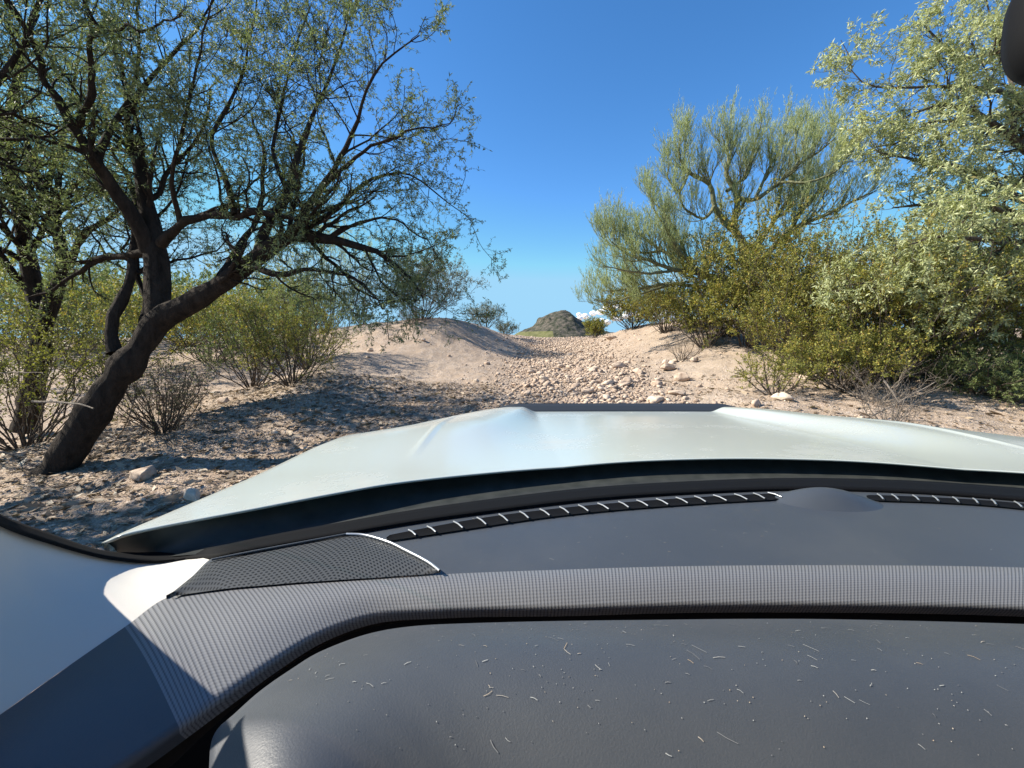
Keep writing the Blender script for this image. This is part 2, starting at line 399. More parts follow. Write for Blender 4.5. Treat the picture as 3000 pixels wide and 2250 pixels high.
# ------------------------------------------------------------------ plants
def limb3(pts, n=14, jit=0.0):
    """traced limb: (px, py, distance, radius) -> points (n,3) and radii (n)"""
    L = np.array([[*at(p[0], p[1], p[2]), p[3]] for p in pts])
    S = spline(L, n); P = S[:, :3].copy(); P[1:-1] += rng.normal(size=(n - 2, 3)) * jit
    return P, np.maximum(S[:, 3], 0.002)
def grow(parents, k, length, ang, up=0.0, wig=0.15, t0=0.25, S=6, rr=0.55, rmin=0.0012, out=None, taper=0.25, lvar=0.4, fade=0.5):
    """batch of child branches. parents: list of (P (N,S,3), R (N,S)); k children per parent"""
    Ps, Ds, Rs, Ls = [], [], [], []
    for P, R in parents:
        N, Sp, _ = P.shape
        plen = np.linalg.norm(np.diff(P, axis=1), axis=-1).sum(1)
        kk = k if np.isscalar(k) else k(plen)
        kk = np.broadcast_to(kk, (N,)).astype(int); pi = np.repeat(np.arange(N), kk); n = len(pi)
        if n == 0: continue
        t = t0 + (1 - t0) * rng.random(n) ** 0.85; f = t * (Sp - 1); i = np.minimum(f.astype(int), Sp - 2); w = (f - i)[:, None]
        pos = P[pi, i] * (1 - w) + P[pi, i + 1] * w; tan = norm(P[pi, i + 1] - P[pi, i])
        rad = R[pi, i] * (1 - w[:, 0]) + R[pi, i + 1] * w[:, 0]
        ax = norm(np.cross(tan, rng.normal(size=(n, 3)))); an = np.radians(rng.uniform(ang[0], ang[1], n))[:, None]
        d = tan * np.cos(an) + ax * np.sin(an)
        L = length if np.isscalar(length) else length(plen[pi])
        L = L * (1 + lvar * (rng.random(n) * 2 - 1)) * (1 - fade * t)
        Ps.append(pos); Ds.append(d); Rs.append(np.maximum(rad * rr, rmin)); Ls.append(np.broadcast_to(L, (n,)))
    pos = np.concatenate(Ps); d = np.concatenate(Ds); r = np.concatenate(Rs); L = np.concatenate(Ls)
    n = len(pos); P = np.zeros((n, S, 3)); P[:, 0] = pos; st = (L / (S - 1))[:, None]
    for j in range(1, S):
        d = norm(d + rng.normal(size=(n, 3)) * wig + np.array([0, 0, up]) / (S - 1) * 2)
        pos = pos + d * st; P[:, j] = pos
    R = np.maximum(r[:, None] * np.linspace(1, taper, S)[None], rmin * 0.7)
    return P, R
def leaves(parts, twigs, m, size, width, mslot=1, droop=0.0, t0=0.1, spread=0.8, along=0.6, tvar=(0.5, 0.25), clump=None):
    for P, R in twigs:
        N, S, _ = P.shape; pi = np.repeat(np.arange(N), m); n = len(pi)
        t = t0 + (1 - t0) * rng.random(n); f = t * (S - 1); i = np.minimum(f.astype(int), S - 2); w = (f - i)[:, None]
        pos = P[pi, i] * (1 - w) + P[pi, i + 1] * w; tan = norm(P[pi, i + 1] - P[pi, i])
        d = norm(tan * along + rng.normal(size=(n, 3)) * spread + np.array([0, 0, -droop]))
        sd = norm(np.cross(d, rng.normal(size=(n, 3)) + np.array([0, 0, 0.6])))
        l = (size * (0.6 + 0.8 * rng.random(n)))[:, None]; wd = l * width
        bend = np.cross(sd, d) * l * 0.08
        V = np.stack([pos, pos + d * l * 0.45 + sd * wd * .5 + bend, pos + d * l, pos + d * l * 0.5 - sd * wd * .5 + bend], 1)
        base = rng.random(N)[pi]
        ti = np.clip(tvar[0] + tvar[1] * (0.6 * rng.normal(size=n) + 0.8 * (base * 2 - 1)), 0, 1)
        q = np.arange(n * 4).reshape(n, 4)
        parts.add(V.reshape(-1, 3), q, mslot, np.repeat(ti, 4))
def put(parts, batch, k=4, slot=0):
    for P, R in batch: parts.add(*tubes(P, R, k), slot)
def one(limbs): return [(P[None], R[None]) for P, R in limbs]
def finish(name, label, cat, base, wood, crown, woodmat, twigmat, leafmat, group=None, woodname="trunk"):
    root = empty(name, base)
    for o in (wood.build(woodname, [woodmat], None, True), crown.build("crown", [twigmat, leafmat], None)):
        o.parent = root; o.matrix_parent_inverse = Matrix.Translation(Vector(base)).inverted()
    return tag(root, label, cat, group)

def wobble(P, amt):
    n = len(P); k = rng.normal(size=(n, 3)); k = (k + np.roll(k, 1, 0) + np.roll(k, -1, 0)) / 3
    k[0] = 0; return P + k * amt

# ---- the big leaning mesquite by the left of the wash
def big_mesquite():
    T = [(150, 1400, 4.45, 0.1814), (215, 1300, 4.5, 0.1579), (320, 1140, 4.55, 0.1445), (410, 1020, 4.6, 0.1344), (470, 925, 4.65, 0.1109)]
    L = [
        [(455, 950, 4.65, 0.1360), (560, 880, 4.6, 0.1080), (650, 812, 4.55, 0.0960), (760, 738, 4.45, 0.0800), (850, 695, 4.4, 0.0680), (970, 694, 4.3, 0.0440), (1040, 709, 4.25, 0.0360), (1105, 738, 4.2, 0.0272), (1170, 792, 4.15, 0.0165), (1235, 870, 4.1, 0.0075)],
        [(455, 950, 4.65, 0.1280), (455, 850, 4.75, 0.1160), (450, 740, 4.85, 0.1040), (438, 640, 4.95, 0.0880), (412, 500, 5.0, 0.0680), (390, 430, 5.0, 0.0520), (357, 366, 5.0, 0.0400), (410, 270, 5.0, 0.0280), (482, 193, 5.0, 0.0210), (569, 101, 5.0, 0.0135), (640, -30, 5.0, 0.0075)],
        [(440, 740, 4.85, 0.0880), (419, 690, 4.8, 0.0800), (371, 612, 4.7, 0.0680), (328, 535, 4.6, 0.0600), (284, 472, 4.5, 0.0520), (217, 376, 4.4, 0.0440), (183, 309, 4.35, 0.0360), (145, 250, 4.3, 0.0320), (120, 160, 4.2, 0.0280), (87, 92, 4.1, 0.0225), (24, 5, 4.0, 0.0165), (-60, -110, 3.9, 0.0105)],
        [(217, 376, 4.4, 0.0360), (227, 342, 4.35, 0.0320), (275, 284, 4.3, 0.0280), (263, 193, 4.2, 0.0225), (265, 125, 4.1, 0.0195), (289, 92, 4.05, 0.0165), (246, 10, 4.0, 0.0120), (200, -120, 3.9, 0.0075)],
        [(289, 92, 4.05, 0.0120), (360, 82, 4.0, 0.0105), (430, 92, 3.95, 0.0090), (520, 40, 3.9, 0.0060)],
        [(284, 472, 4.5, 0.0400), (310, 420, 4.6, 0.0320), (345, 350, 4.7, 0.0272), (400, 250, 4.8, 0.0195), (405, 120, 4.9, 0.0135), (420, -60, 5.0, 0.0075)],
        [(424, 578, 4.95, 0.0560), (408, 480, 5.0, 0.0480), (402, 405, 5.0, 0.0440)],
        [(473, 714, 4.75, 0.0480), (530, 656, 4.6, 0.0440), (627, 622, 4.5, 0.0400), (690, 632, 4.4, 0.0400), (780, 615, 4.2, 0.0280), (880, 640, 4.0, 0.0150)],
        [(690, 632, 4.4, 0.0360), (675, 588, 4.45, 0.0336), (665, 535, 4.5, 0.0304), (632, 463, 4.6, 0.0256), (622, 400, 4.65, 0.0210), (675, 289, 4.7, 0.0165), (723, 193, 4.75, 0.0120), (745, 60, 4.8, 0.0075), (760, -80, 4.9, 0.0053)],
        [(760, 738, 4.45, 0.0560), (796, 641, 4.5, 0.0440), (845, 564, 4.6, 0.0400), (859, 482, 4.7, 0.0336), (893, 395, 4.8, 0.0272), (941, 289, 4.9, 0.0195), (965, 227, 4.9, 0.0150), (999, 120, 5.0, 0.0112), (1018, 29, 5.0, 0.0075), (1040, -90, 5.0, 0.0053)],
        [(850, 695, 4.4, 0.0440), (951, 535, 4.2, 0.0320), (999, 463, 4.1, 0.0272), (1033, 395, 4.1, 0.0195), (1066, 265, 4.0, 0.0135), (1134, 164, 4.0, 0.0083), (1225, 101, 4.0, 0.0045)],
        [(951, 535, 4.2, 0.0256), (1037, 472, 4.0, 0.0165), (1134, 400, 3.9, 0.0120), (1230, 376, 3.9, 0.0075), (1317, 362, 3.85, 0.0037)],
        [(850, 690, 4.4, 0.0400), (989, 607, 4.5, 0.0225), (1100, 520, 4.7, 0.0165), (1200, 510, 4.8, 0.0105), (1278, 569, 4.8, 0.0067), (1375, 641, 4.8, 0.0030)],
        [(337, 1035, 4.6, 0.0680), (328, 983, 4.65, 0.0680), (337, 896, 4.7, 0.0600), (366, 824, 4.8, 0.0520), (386, 723, 4.95, 0.0400), (400, 578, 5.2, 0.0288), (330, 440, 5.4, 0.0180), (300, 300, 5.6, 0.0105)],
        [(420, 978, 4.7, 0.0400), (420, 872, 4.9, 0.0320), (400, 800, 5.0, 0.0272), (420, 700, 5.2, 0.0195), (520, 560, 5.4, 0.0135), (560, 400, 5.5, 0.0075)],
        [(450, 740, 4.85, 0.0480), (313, 752, 5.0, 0.0360), (241, 786, 5.0, 0.0280), (160, 840, 5.0, 0.0165), (90, 870, 5.0, 0.0075)],
        [(700, 775, 4.5, 0.0440), (830, 800, 4.3, 0.0280), (960, 790, 4.1, 0.0180), (1080, 850, 4.0, 0.0120), (1120, 900, 3.9, 0.0060)],
        [(845, 564, 4.6, 0.0280), (800, 430, 4.7, 0.0195), (830, 300, 4.8, 0.0135), (860, 150, 4.9, 0.0090), (905, 10, 5.0, 0.0060)],
        [(530, 656, 4.6, 0.0320), (500, 540, 4.4, 0.0210), (520, 400, 4.2, 0.0165), (560, 280, 4.0, 0.0120), (600, 120, 3.9, 0.0075), (650, -60, 3.8, 0.0053)],
        [(970, 694, 4.3, 0.0280), (1060, 650, 4.3, 0.0165), (1150, 640, 4.4, 0.0105), (1230, 690, 4.4, 0.0067), (1290, 760, 4.4, 0.0030)],
        [(650, 812, 4.55, 0.0560), (720, 700, 4.9, 0.0360), (760, 600, 5.2, 0.0272), (780, 480, 5.5, 0.0180), (740, 330, 5.7, 0.0105)],
    ]
    limbs = [limb3(T, 16)] + [limb3(p, 18) for p in L]
    limbs = [(wobble(P, 0.022 + 0.15 * R.mean()) if j else P, R) for j, (P, R) in enumerate(limbs)]
    wood, crown = Parts(), Parts()
    main = one(limbs)
    for P, R in main: wood.add(*tubes(P, R * (1 + 0.12 * rng.normal(size=R.shape)), 10))
    l1 = [grow(main[1:], lambda l: (l * 6.5).astype(int), lambda l: 0.30 * l + 0.2, (25, 60), up=0.25, wig=.22, t0=.22, S=9, rr=.4, rmin=.004)]
    put(wood, l1, 5)
    l2 = [grow(l1, lambda l: np.clip(l * 9, 3, 14).astype(int), lambda l: 0.42 * l + .14, (25, 65), up=.15, wig=.26, t0=.15, S=7, rr=.5, rmin=.0018)]
    put(crown, l2, 4)
    l3 = [grow(l2 + l1, lambda l: np.clip(l * 9, 2, 9).astype(int), 0.26, (25, 70), up=.1, wig=.28, t0=.2, S=5, rr=.5, rmin=.001)]
    put(crown, l3, 3)
    leaves(crown, l3, 21, 0.032, 0.24, droop=.25, spread=.7, tvar=(.42, .30))
    leaves(crown, l2, 15, 0.032, 0.24, droop=.25, t0=.4, tvar=(.42, .30))
    b = at(150, 1400, 4.45)
    finish("mesquite_tree", "big dark leaning mesquite tree with a thick black trunk arching over the wash", "tree", tuple(b), wood, crown, M['bark'], M['bark'], M['leaf_dark'])
    print("mesquite", len(l1[0][0]), len(l2[0][0]), len(l3[0][0]))
big_mesquite()

def traced_tree(name, label, limbs, leafmat, bark, twigmat, dens=(5, 8, 8), lens=(.35, .4, .22), lsize=.036, lw=.26, nleaf=(9, 6), up=(.2, .15, .1), droop=.25, tvar=(.45, .28), ang=(25, 60), group=None, k3=(2, 9), wig=.22, spread=.7, along=.6, trunk_n=1, lens0=.25):
    L = [limb3(p, 16) for p in limbs]
    L = [(wobble(P, 0.02 + 0.1 * R.mean()) if j >= trunk_n else P, R) for j, (P, R) in enumerate(L)]
    wood, crown = Parts(), Parts(); main = one(L)
    for P, R in main: wood.add(*tubes(P, R * (1 + 0.08 * rng.normal(size=R.shape)), 8))
    l1 = [grow(main[trunk_n:], lambda l: (l * dens[0]).astype(int), lambda l: lens[0] * l + lens0, ang, up=up[0], wig=wig, t0=.2, S=8, rr=.42, rmin=.004)]
    put(wood, l1, 4)
    l2 = [grow(l1, lambda l: np.clip(l * dens[1], 3, 14).astype(int), lambda l: lens[1] * l + .14, ang, up=up[1], wig=wig, t0=.15, S=6, rr=.5, rmin=.0024)]
    put(crown, l2, 3)
    l3 = [grow(l2 + l1, lambda l: np.clip(l * dens[2], *k3).astype(int), lens[2], ang, up=up[2], wig=wig, t0=.2, S=4, rr=.5, rmin=.0016)]
    put(crown, l3, 3)
    leaves(crown, l3, nleaf[0], lsize, lw, droop=droop, spread=spread, along=along, tvar=tvar)
    leaves(crown, l2, nleaf[1], lsize, lw, droop=droop, t0=.3, spread=spread, along=along, tvar=tvar)
    print(label[:30], len(l1[0][0]), len(l2[0][0]), len(l3[0][0]))
    p = limbs[0][0]; b = at(p[0], p[1], p[2])
    return finish(name, label, "tree", tuple(b), wood, crown, bark, twigmat, leafmat, group)

# ---- the second mesquite at the far left
traced_tree("mesquite_tree", "slimmer forked mesquite tree behind the leaning one at the picture's left edge", [
    [(70, 1260, 6.3, .15), (100, 1130, 6.3, .14), (118, 1010, 6.4, .13)],
    [(118, 1010, 6.4, .12), (95, 860, 6.5, .11), (70, 690, 6.5, .09), (30, 480, 6.4, .07), (-40, 250, 6.2, .05), (-130, 0, 6, .02)],
    [(118, 1010, 6.4, .11), (150, 900, 6.4, .10), (188, 790, 6.4, .08), (169, 675, 6.5, .065), (140, 603, 6.5, .055), (90, 480, 6.6, .04), (60, 300, 6.7, .025), (40, 100, 6.8, .012)],
    [(140, 603, 6.5, .04), (212, 554, 6.4, .03), (251, 525, 6.3, .022), (300, 470, 6.2, .012)],
    [(188, 790, 6.4, .06), (241, 690, 6.2, .045), (290, 660, 6.1, .035), (357, 612, 6.0, .02), (420, 600, 6, .008)],
    [(70, 690, 6.5, .06), (130, 560, 6.8, .04), (180, 420, 7.0, .028), (210, 250, 7.2, .018), (240, 80, 7.4, .01)],
    [(0, 400, 6.4, .05), (53, 202, 6.0, .04), (87, 96, 5.9, .03), (150, -60, 5.8, .015)],
    [(95, 860, 6.5, .06), (20, 780, 6.3, .045), (-60, 650, 6.1, .03), (-120, 480, 6, .014)],
], M['leaf_dark'], M['bark'], M['bark'], dens=(6, 7, 7), nleaf=(14, 10), lsize=.038, tvar=(.55, .28))

# ---- a third one beside the vehicle, whose boughs enter the frame at the top left
traced_tree("mesquite_tree", "mesquite beside the vehicle whose boughs hang in at the upper left corner", [
    [(-1500, 1700, 2.9, .17), (-1480, 1400, 2.9, .16), (-1440, 1100, 2.9, .15)],
    [(-1440, 1100, 2.9, .13), (-1200, 800, 3.0, .11), (-900, 560, 3.2, .09), (-600, 420, 3.4, .07), (-300, 340, 3.6, .05), (-60, 300, 3.8, .035), (60, 180, 3.9, .02), (130, 60, 4.0, .008)],
    [(-1440, 1100, 2.9, .12), (-1500, 600, 2.9, .10), (-1300, 200, 3.0, .07), (-1100, -200, 3.1, .04), (-900, -500, 3.2, .02)],
    [(-1440, 1100, 2.9, .11), (-1150, 720, 3.3, .09), (-900, 470, 3.7, .06), (-720, 300, 4.1, .03), (-640, 200, 4.3, .01)],
    [(-1300, 800, 3.1, .08), (-1020, 620, 3.8, .055), (-830, 520, 4.3, .03), (-720, 470, 4.6, .01)],
    [(-1150, 720, 3.3, .07), (-1150, 420, 3.2, .05), (-1050, 180, 3.2, .03), (-980, 20, 3.2, .01)],
    [(-1480, 1200, 2.9, .12), (-1900, 700, 2.8, .09), (-2200, 300, 2.7, .06), (-2400, -100, 2.6, .02)],
    [(-1200, 800, 3.0, .08), (-1000, 300, 3.4, .06), (-800, -50, 3.8, .04), (-560, -300, 4.1, .015)],
    [(-1500, 600, 2.9, .07), (-1700, 150, 3.2, .05), (-1600, -300, 3.5, .02)],
], M['leaf_dark'], M['bark'], M['bark'], dens=(6, 8, 7), nleaf=(15, 12), lsize=.042, tvar=(.45, .28))

# ---- pale mesquite reaching in from the right
traced_tree("mesquite_tree", "pale sage green mesquite reaching in over the right edge under the mirror", [
    [(3330, 1180, 8.83, 0.2600), (3270, 1000, 8.69, 0.2340), (3230, 850, 8.56, 0.2080)],
    [(3230, 850, 8.56, 0.1690), (3150, 640, 8.28, 0.1300), (3080, 500, 8.14, 0.1040), (3000, 422, 8.00, 0.0780), (2891, 350, 7.87, 0.0520), (2827, 325, 7.73, 0.0390), (2764, 312, 7.73, 0.0260), (2680, 329, 7.59, 0.0156), (2600, 380, 7.59, 0.0065)],
    [(2891, 350, 7.87, 0.0390), (2800, 352, 7.73, 0.0286), (2722, 363, 7.59, 0.0234), (2638, 418, 7.45, 0.0143), (2560, 430, 7.45, 0.0065)],
    [(3150, 640, 8.28, 0.1040), (3080, 350, 8.14, 0.0780), (3010, 200, 8.00, 0.0520), (2933, 148, 8.00, 0.0390), (2827, 173, 7.87, 0.0260), (2740, 110, 7.87, 0.0156), (2690, 50, 7.87, 0.0065)],
    [(3010, 300, 8.00, 0.0520), (2900, 265, 8.00, 0.0364), (2764, 253, 7.87, 0.0260), (2671, 253, 7.87, 0.0195), (2595, 257, 7.73, 0.0143), (2532, 241, 7.73, 0.0104), (2503, 211, 7.73, 0.0078), (2486, 156, 7.73, 0.0065), (2460, 118, 7.73, 0.0039)],
    [(3150, 720, 8.28, 0.1040), (3000, 591, 7.87, 0.0715), (2954, 574, 7.73, 0.0585), (2827, 494, 7.59, 0.0416), (2722, 481, 7.45, 0.0286), (2638, 460, 7.45, 0.0182), (2560, 445, 7.31, 0.0078)],
    [(3200, 760, 8.42, 0.1040), (3000, 640, 8.14, 0.0650), (2806, 599, 7.87, 0.0442), (2700, 600, 7.73, 0.0286), (2620, 610, 7.59, 0.0104)],
    [(3200, 800, 8.42, 0.0910), (3050, 740, 7.87, 0.0650), (2900, 750, 7.45, 0.0416), (2750, 790, 7.18, 0.0260), (2600, 825, 7.04, 0.0156), (2470, 840, 6.90, 0.0065)],
    [(3080, 500, 8.14, 0.0650), (3000, 330, 8.69, 0.0455), (2940, 180, 9.11, 0.0286), (2900, 40, 9.38, 0.0156), (2860, -80, 9.66, 0.0078)],
    [(3100, 300, 8.14, 0.0650), (3060, 60, 8.00, 0.0455), (2980, -100, 7.87, 0.0260), (2860, -160, 7.73, 0.0130)],
    [(3230, 850, 8.56, 0.0780), (3100, 830, 8.14, 0.0585), (2980, 830, 7.87, 0.0390), (2880, 850, 7.59, 0.0156)],
    [(3200, 800, 7.6, .08), (3050, 760, 7.0, .05), (2900, 705, 6.6, .035), (2760, 690, 6.4, .02), (2650, 720, 6.3, .008)],
    [(3230, 850, 7.8, .06), (3050, 850, 7.0, .04), (2900, 835, 6.5, .025), (2780, 860, 6.3, .008)],
    [(3050, 760, 7.0, .04), (2960, 640, 6.8, .03), (2860, 590, 6.7, .018), (2740, 600, 6.6, .008)],
], M['leaf_pale'], M['twig'], M['twig'], dens=(6, 8, 7), lens=(.19, .42, .26), lens0=.14, nleaf=(13, 10), lsize=.07, lw=.25, tvar=(.5, .25), up=(.05, .05, 0))

# ---- palo verde on the right bank
traced_tree("palo_verde_tree", "tall broom-like palo verde tree with thin upright twigs on the right bank", [
    [(2225, 985, 12, .17), (2205, 850, 12, .15), (2182, 782, 12, .13)],
    [(2182, 782, 12, .12), (2172, 710, 12, .11), (2148, 666, 12, .09), (2163, 580, 12, .07), (2129, 517, 12, .05), (2134, 469, 12, .035), (2110, 400, 12, .015)],
    [(2148, 666, 12, .08), (2095, 604, 11.8, .065), (2081, 541, 11.7, .055), (2018, 502, 11.6, .04), (1989, 454, 11.5, .03), (1995, 395, 11.5, .012)],
    [(2163, 580, 12, .06), (2211, 584, 11.8, .055), (2278, 536, 11.6, .045), (2341, 483, 11.5, .035), (2399, 445, 11.4, .025), (2452, 396, 11.3, .012)],
    [(2129, 560, 12, .05), (2182, 517, 12.3, .045), (2206, 445, 12.5, .035), (2230, 370, 12.6, .015)],
    [(2205, 800, 12, .09), (2302, 686, 11.6, .07), (2399, 637, 11.3, .05), (2495, 594, 11, .03), (2570, 560, 10.8, .012)],
    [(2190, 850, 12, .09), (2047, 801, 11.7, .07), (1970, 792, 11.5, .055), (1902, 768, 11.4, .04), (1845, 748, 11.3, .03), (1787, 710, 11.2, .012)],
    [(2120, 830, 11.9, .07), (2018, 782, 12.1, .055), (1941, 734, 12.3, .04), (1883, 695, 12.4, .03), (1835, 662, 12.5, .012)],
    [(2047, 801, 11.7, .05), (1990, 730, 11.4, .045), (1950, 666, 11.2, .03), (1915, 610, 11.1, .012)],
    [(2100, 850, 11.9, .06), (1970, 832, 12.2, .045), (1845, 848, 12.3, .03), (1765, 850, 12.3, .012)],
    [(2182, 782, 12, .08), (2240, 690, 12.4, .06), (2300, 600, 12.7, .045), (2360, 520, 12.9, .03), (2390, 420, 13, .012)],
    [(2211, 584, 11.8, .045), (2250, 500, 12, .035), (2290, 420, 12.2, .02), (2310, 370, 12.3, .01)],
    [(2302, 686, 11.6, .05), (2380, 580, 11.9, .04), (2440, 500, 12.1, .03), (2500, 470, 12.3, .012)],
    [(1970, 792, 11.5, .04), (1900, 800, 11.2, .03), (1830, 790, 11, .02), (1770, 780, 10.9, .01)],
    [(1970, 832, 12.2, .04), (1880, 860, 11.8, .03), (1800, 885, 11.6, .02), (1740, 880, 11.5, .01)],
    [(1941, 734, 12.3, .04), (1880, 740, 12.0, .03), (1800, 720, 11.9, .02), (1755, 690, 11.8, .01)],
    [(2018, 782, 12.1, .05), (1990, 690, 12.4, .035), (1930, 610, 12.6, .02), (1900, 570, 12.6, .01)],
    [(2018, 502, 11.6, .035), (1990, 560, 11.4, .03), (1960, 520, 11.3, .02), (1955, 470, 11.3, .01)],
    [(2095, 604, 11.8, .05), (2060, 640, 11.5, .035), (2000, 600, 11.3, .025), (1985, 540, 11.2, .01)],
    [(2341, 483, 11.5, .03), (2330, 420, 11.6, .02), (2350, 360, 11.7, .01)],
    [(2278, 536, 11.6, .04), (2370, 530, 11.2, .03), (2450, 500, 11, .02), (2500, 440, 10.9, .01)],
], M['leaf_palo'], M['greenbark'], M['greenbark'], dens=(8, 8, 7), lens=(.24, .5, .5), nleaf=(18, 14), lsize=.075, lw=.085, up=(.55, .6, .55), droop=-.5, ang=(18, 45), k3=(3, 9), wig=.12, spread=.35, along=1.0)

# ---- shrubs
def bush(name, label, px, py, D, W, H, leafmat, twigmat, stems=18, n1=6, n2=5, nl=9, lsize=.03, lw=.45, up=.25, group=None, tvar=(.5, .28), lean=(0, 0), bare=False, droop=0.0, S2=.16, rad=.012, low=.45):
    b = at(px, py, D); b[2] = g1(b[0], b[1]) - .02
    if leafmat is not M['leaf_grey'] and nl: W *= 1.3; H *= 1.32
    if nl > 6: nl = int(nl * (1.5 if px > 1100 else .85)); stems = int(stems * 1.25)
    L = []
    for i in range(stems):
        a = i * 2.4 + rng.random() * .8; rr = math.sqrt((i + .5) / stems); h = H * (low + (1 - low) * math.sqrt(max(0, 1 - (rr * .92) ** 2))) * rng.uniform(.72, 1.0)
        e = b + np.array([math.cos(a) * rr * W / 2 + lean[0], math.sin(a) * rr * W / 2 + lean[1], h])
        s0 = b + np.array([math.cos(a) * .06 * W * rr, math.sin(a) * .06 * W * rr, -.02])
        m = s0 * .5 + e * .5 + np.array([math.cos(a), math.sin(a), 0]) * W * .06 * rr + np.array([0, 0, H * .03])
        P = spline([s0, m, e], 10); P = wobble(P, .025 * max(W, H)); L.append((P, np.linspace(rad, rad * .3, 10) * rng.uniform(.7, 1.2)))
    wood, crown = Parts(), Parts(); main = one(L)
    put(wood, main, 5)
    l1 = [grow(main, n1, .34 * H + .05, (20, 60), up=up, wig=.25, t0=.25, S=6, rr=.6, rmin=.003)]
    put(wood if bare else crown, l1, 3)
    l2 = [grow(l1 + main, n2, S2 * 1.6, (20, 65), up=up, wig=.25, t0=.2, S=4, rr=.6, rmin=.002)]
    put(crown, l2, 3)
    if nl:
        leaves(crown, l2, nl, lsize, lw, droop=droop, tvar=tvar, t0=.2)
        leaves(crown, l1, max(2, nl // 2), lsize, lw, droop=droop, tvar=tvar, t0=.35)
    return finish(name, label, "bush", tuple(b), wood, crown, twigmat, twigmat, leafmat, group, woodname="stems")
G, P_, D_, T_ = M['leaf_creo'], M['leaf_green'], M['leaf_grey'], M['twig']
CB = dict(stems=26, n1=8, n2=6, nl=9, lsize=.032, lw=.5, tvar=(.48, .42))
# right bank, from the crest towards the viewer
bush("creosote_bush", "tiny creosote bush at the crest beside the distant butte", 1742, 980, 18, .8, .6, G, T_, stems=14, n1=6, n2=5, nl=8, lsize=.045)
bush("creosote_bush", "low creosote bush on the crest left of the palo verde", 1850, 966, 15.5, 2.0, 1.15, G, T_, **{**CB, 'lsize': .045})
bush("creosote_bush", "small creosote bush with dark stems under the palo verde's low limbs", 1950, 958, 13, 1.5, 1.2, G, T_, **CB)
bush("creosote_bush", "upright creosote bush in front of the palo verde trunk", 2130, 985, 11.4, 2.2, 2.1, G, T_, **{**CB, 'lsize': .042})
bush("creosote_bush", "tallest creosote bush with yellow tips standing against the palo verde", 2190, 1020, 10.2, 2.2, 2.6, G, T_, **{**CB, 'stems': 22, 'lsize': .042, 'low': .3})
bush("creosote_bush", "broad golden creosote bush between the palo verde and the pale mesquite", 2400, 1040, 8.8, 2.7, 2.3, G, T_, **{**CB, 'stems': 34})
bush("creosote_bush", "dense low creosote bush overhanging pink rocks on the right bank", 2340, 1070, 8.2, 2.0, 1.35, G, T_, **CB)
bush("creosote_bush", "large creosote bush with bare lower twigs beneath the pale mesquite", 2620, 1100, 7.2, 2.5, 1.95, G, T_, **{**CB, 'stems': 32})
bush("creosote_bush", "dull olive creosote bush partly behind the pale mesquite branches", 2830, 1090, 7.4, 2.2, 1.5, G, T_, **CB)
bush("creosote_bush", "creosote bush with thin foliage at the right edge in front of the pale mesquite trunk", 2990, 1080, 8, 2.2, 1.9, G, T_, **CB)
bush("creosote_sprig", "small creosote sprig trailing over rocks beside the bonnet", 2270, 1150, 6.7, .9, .5, G, T_, stems=10, n1=5, n2=4, nl=8, lsize=.03)
bush("mesquite_sapling", "low bluish green mesquite sapling spreading in the shade at the right", 2860, 1125, 6.6, 1.7, .6, P_, T_, stems=18, n1=6, n2=6, nl=14, lsize=.034, lw=.2, up=-.05, low=.3)
bush("mesquite_sapling", "feathery bright green mesquite sprig low in the right corner", 3040, 1150, 6.1, 1.1, .45, P_, T_, stems=12, n1=6, n2=6, nl=14, lsize=.034, lw=.2, up=-.1, low=.3)
bush("bare_shrub", "bare pale twigs standing on the right slope above the bonnet edge", 2600, 1275, 5.0, .8, .5, D_, M['deadtwig'], stems=14, n1=4, n2=2, nl=0, rad=.007)
bush("bare_shrub", "bare dark twigs below the small creosote bush on the right bank", 1998, 1062, 10, 1.1, .6, D_, T_, stems=14, n1=4, n2=2, nl=0, rad=.009)
bush("bare_shrub", "tangle of grey dead twigs under the large creosote bush", 2560, 1170, 6.2, 1.6, .6, D_, M['deadtwig'], stems=20, n1=5, n2=2, nl=0, rad=.008)
bush("creosote_bush", "creosote bush leaning over pale rocks on top of the right bank", 2070, 1000, 10.6, 1.7, 1.3, G, T_, **{**CB, 'lsize': .04})
bush("creosote_bush", "creosote bush full of golden tips in the middle of the right thicket", 2520, 1060, 8.0, 2.0, 1.7, G, T_, **CB)
bush("creosote_bush", "creosote bush closing the thicket below the mirror side", 2740, 1075, 7.6, 2.0, 1.5, G, T_, **CB)
bush("creosote_bush", "creosote bush with open top between the tallest and the broad golden bush", 2300, 1035, 9.4, 1.9, 1.9, G, T_, **{**CB, 'lsize': .04})
bush("creosote_bush", "low creosote bush with trailing twigs at the thicket's lower edge", 2480, 1130, 6.9, 1.5, .8, G, T_, **CB)
# left side
bush("creosote_bush", "dark olive creosote bush at the left edge before the forked mesquite", 60, 1190, 5.6, 2.2, 1.5, G, T_, **{**CB, 'tvar': (.35, .25)})
bush("creosote_bush", "sunlit yellow green creosote bush seen behind the leaning trunk", 300, 1090, 9.5, 3.4, 1.6, G, T_, **{**CB, 'lsize': .045})
bush("creosote_bush", "golden creosote bush between the leaning trunk and the bright green bush", 620, 1075, 11, 3.0, 1.5, G, T_, **{**CB, 'lsize': .045})
bush("bare_shrub", "dark twiggy shrub with many bare stems right of the leaning trunk", 480, 1255, 5.3, 1.3, .95, D_, T_, stems=34, n1=6, n2=4, nl=1, rad=.008, lsize=.03)
bush("green_bush", "bright lime green bush at the foot of the left mound", 900, 1085, 9.6, 1.9, 1.45, P_, T_, stems=24, n1=8, n2=6, nl=11, lsize=.036, lw=.3, tvar=(.6, .28))
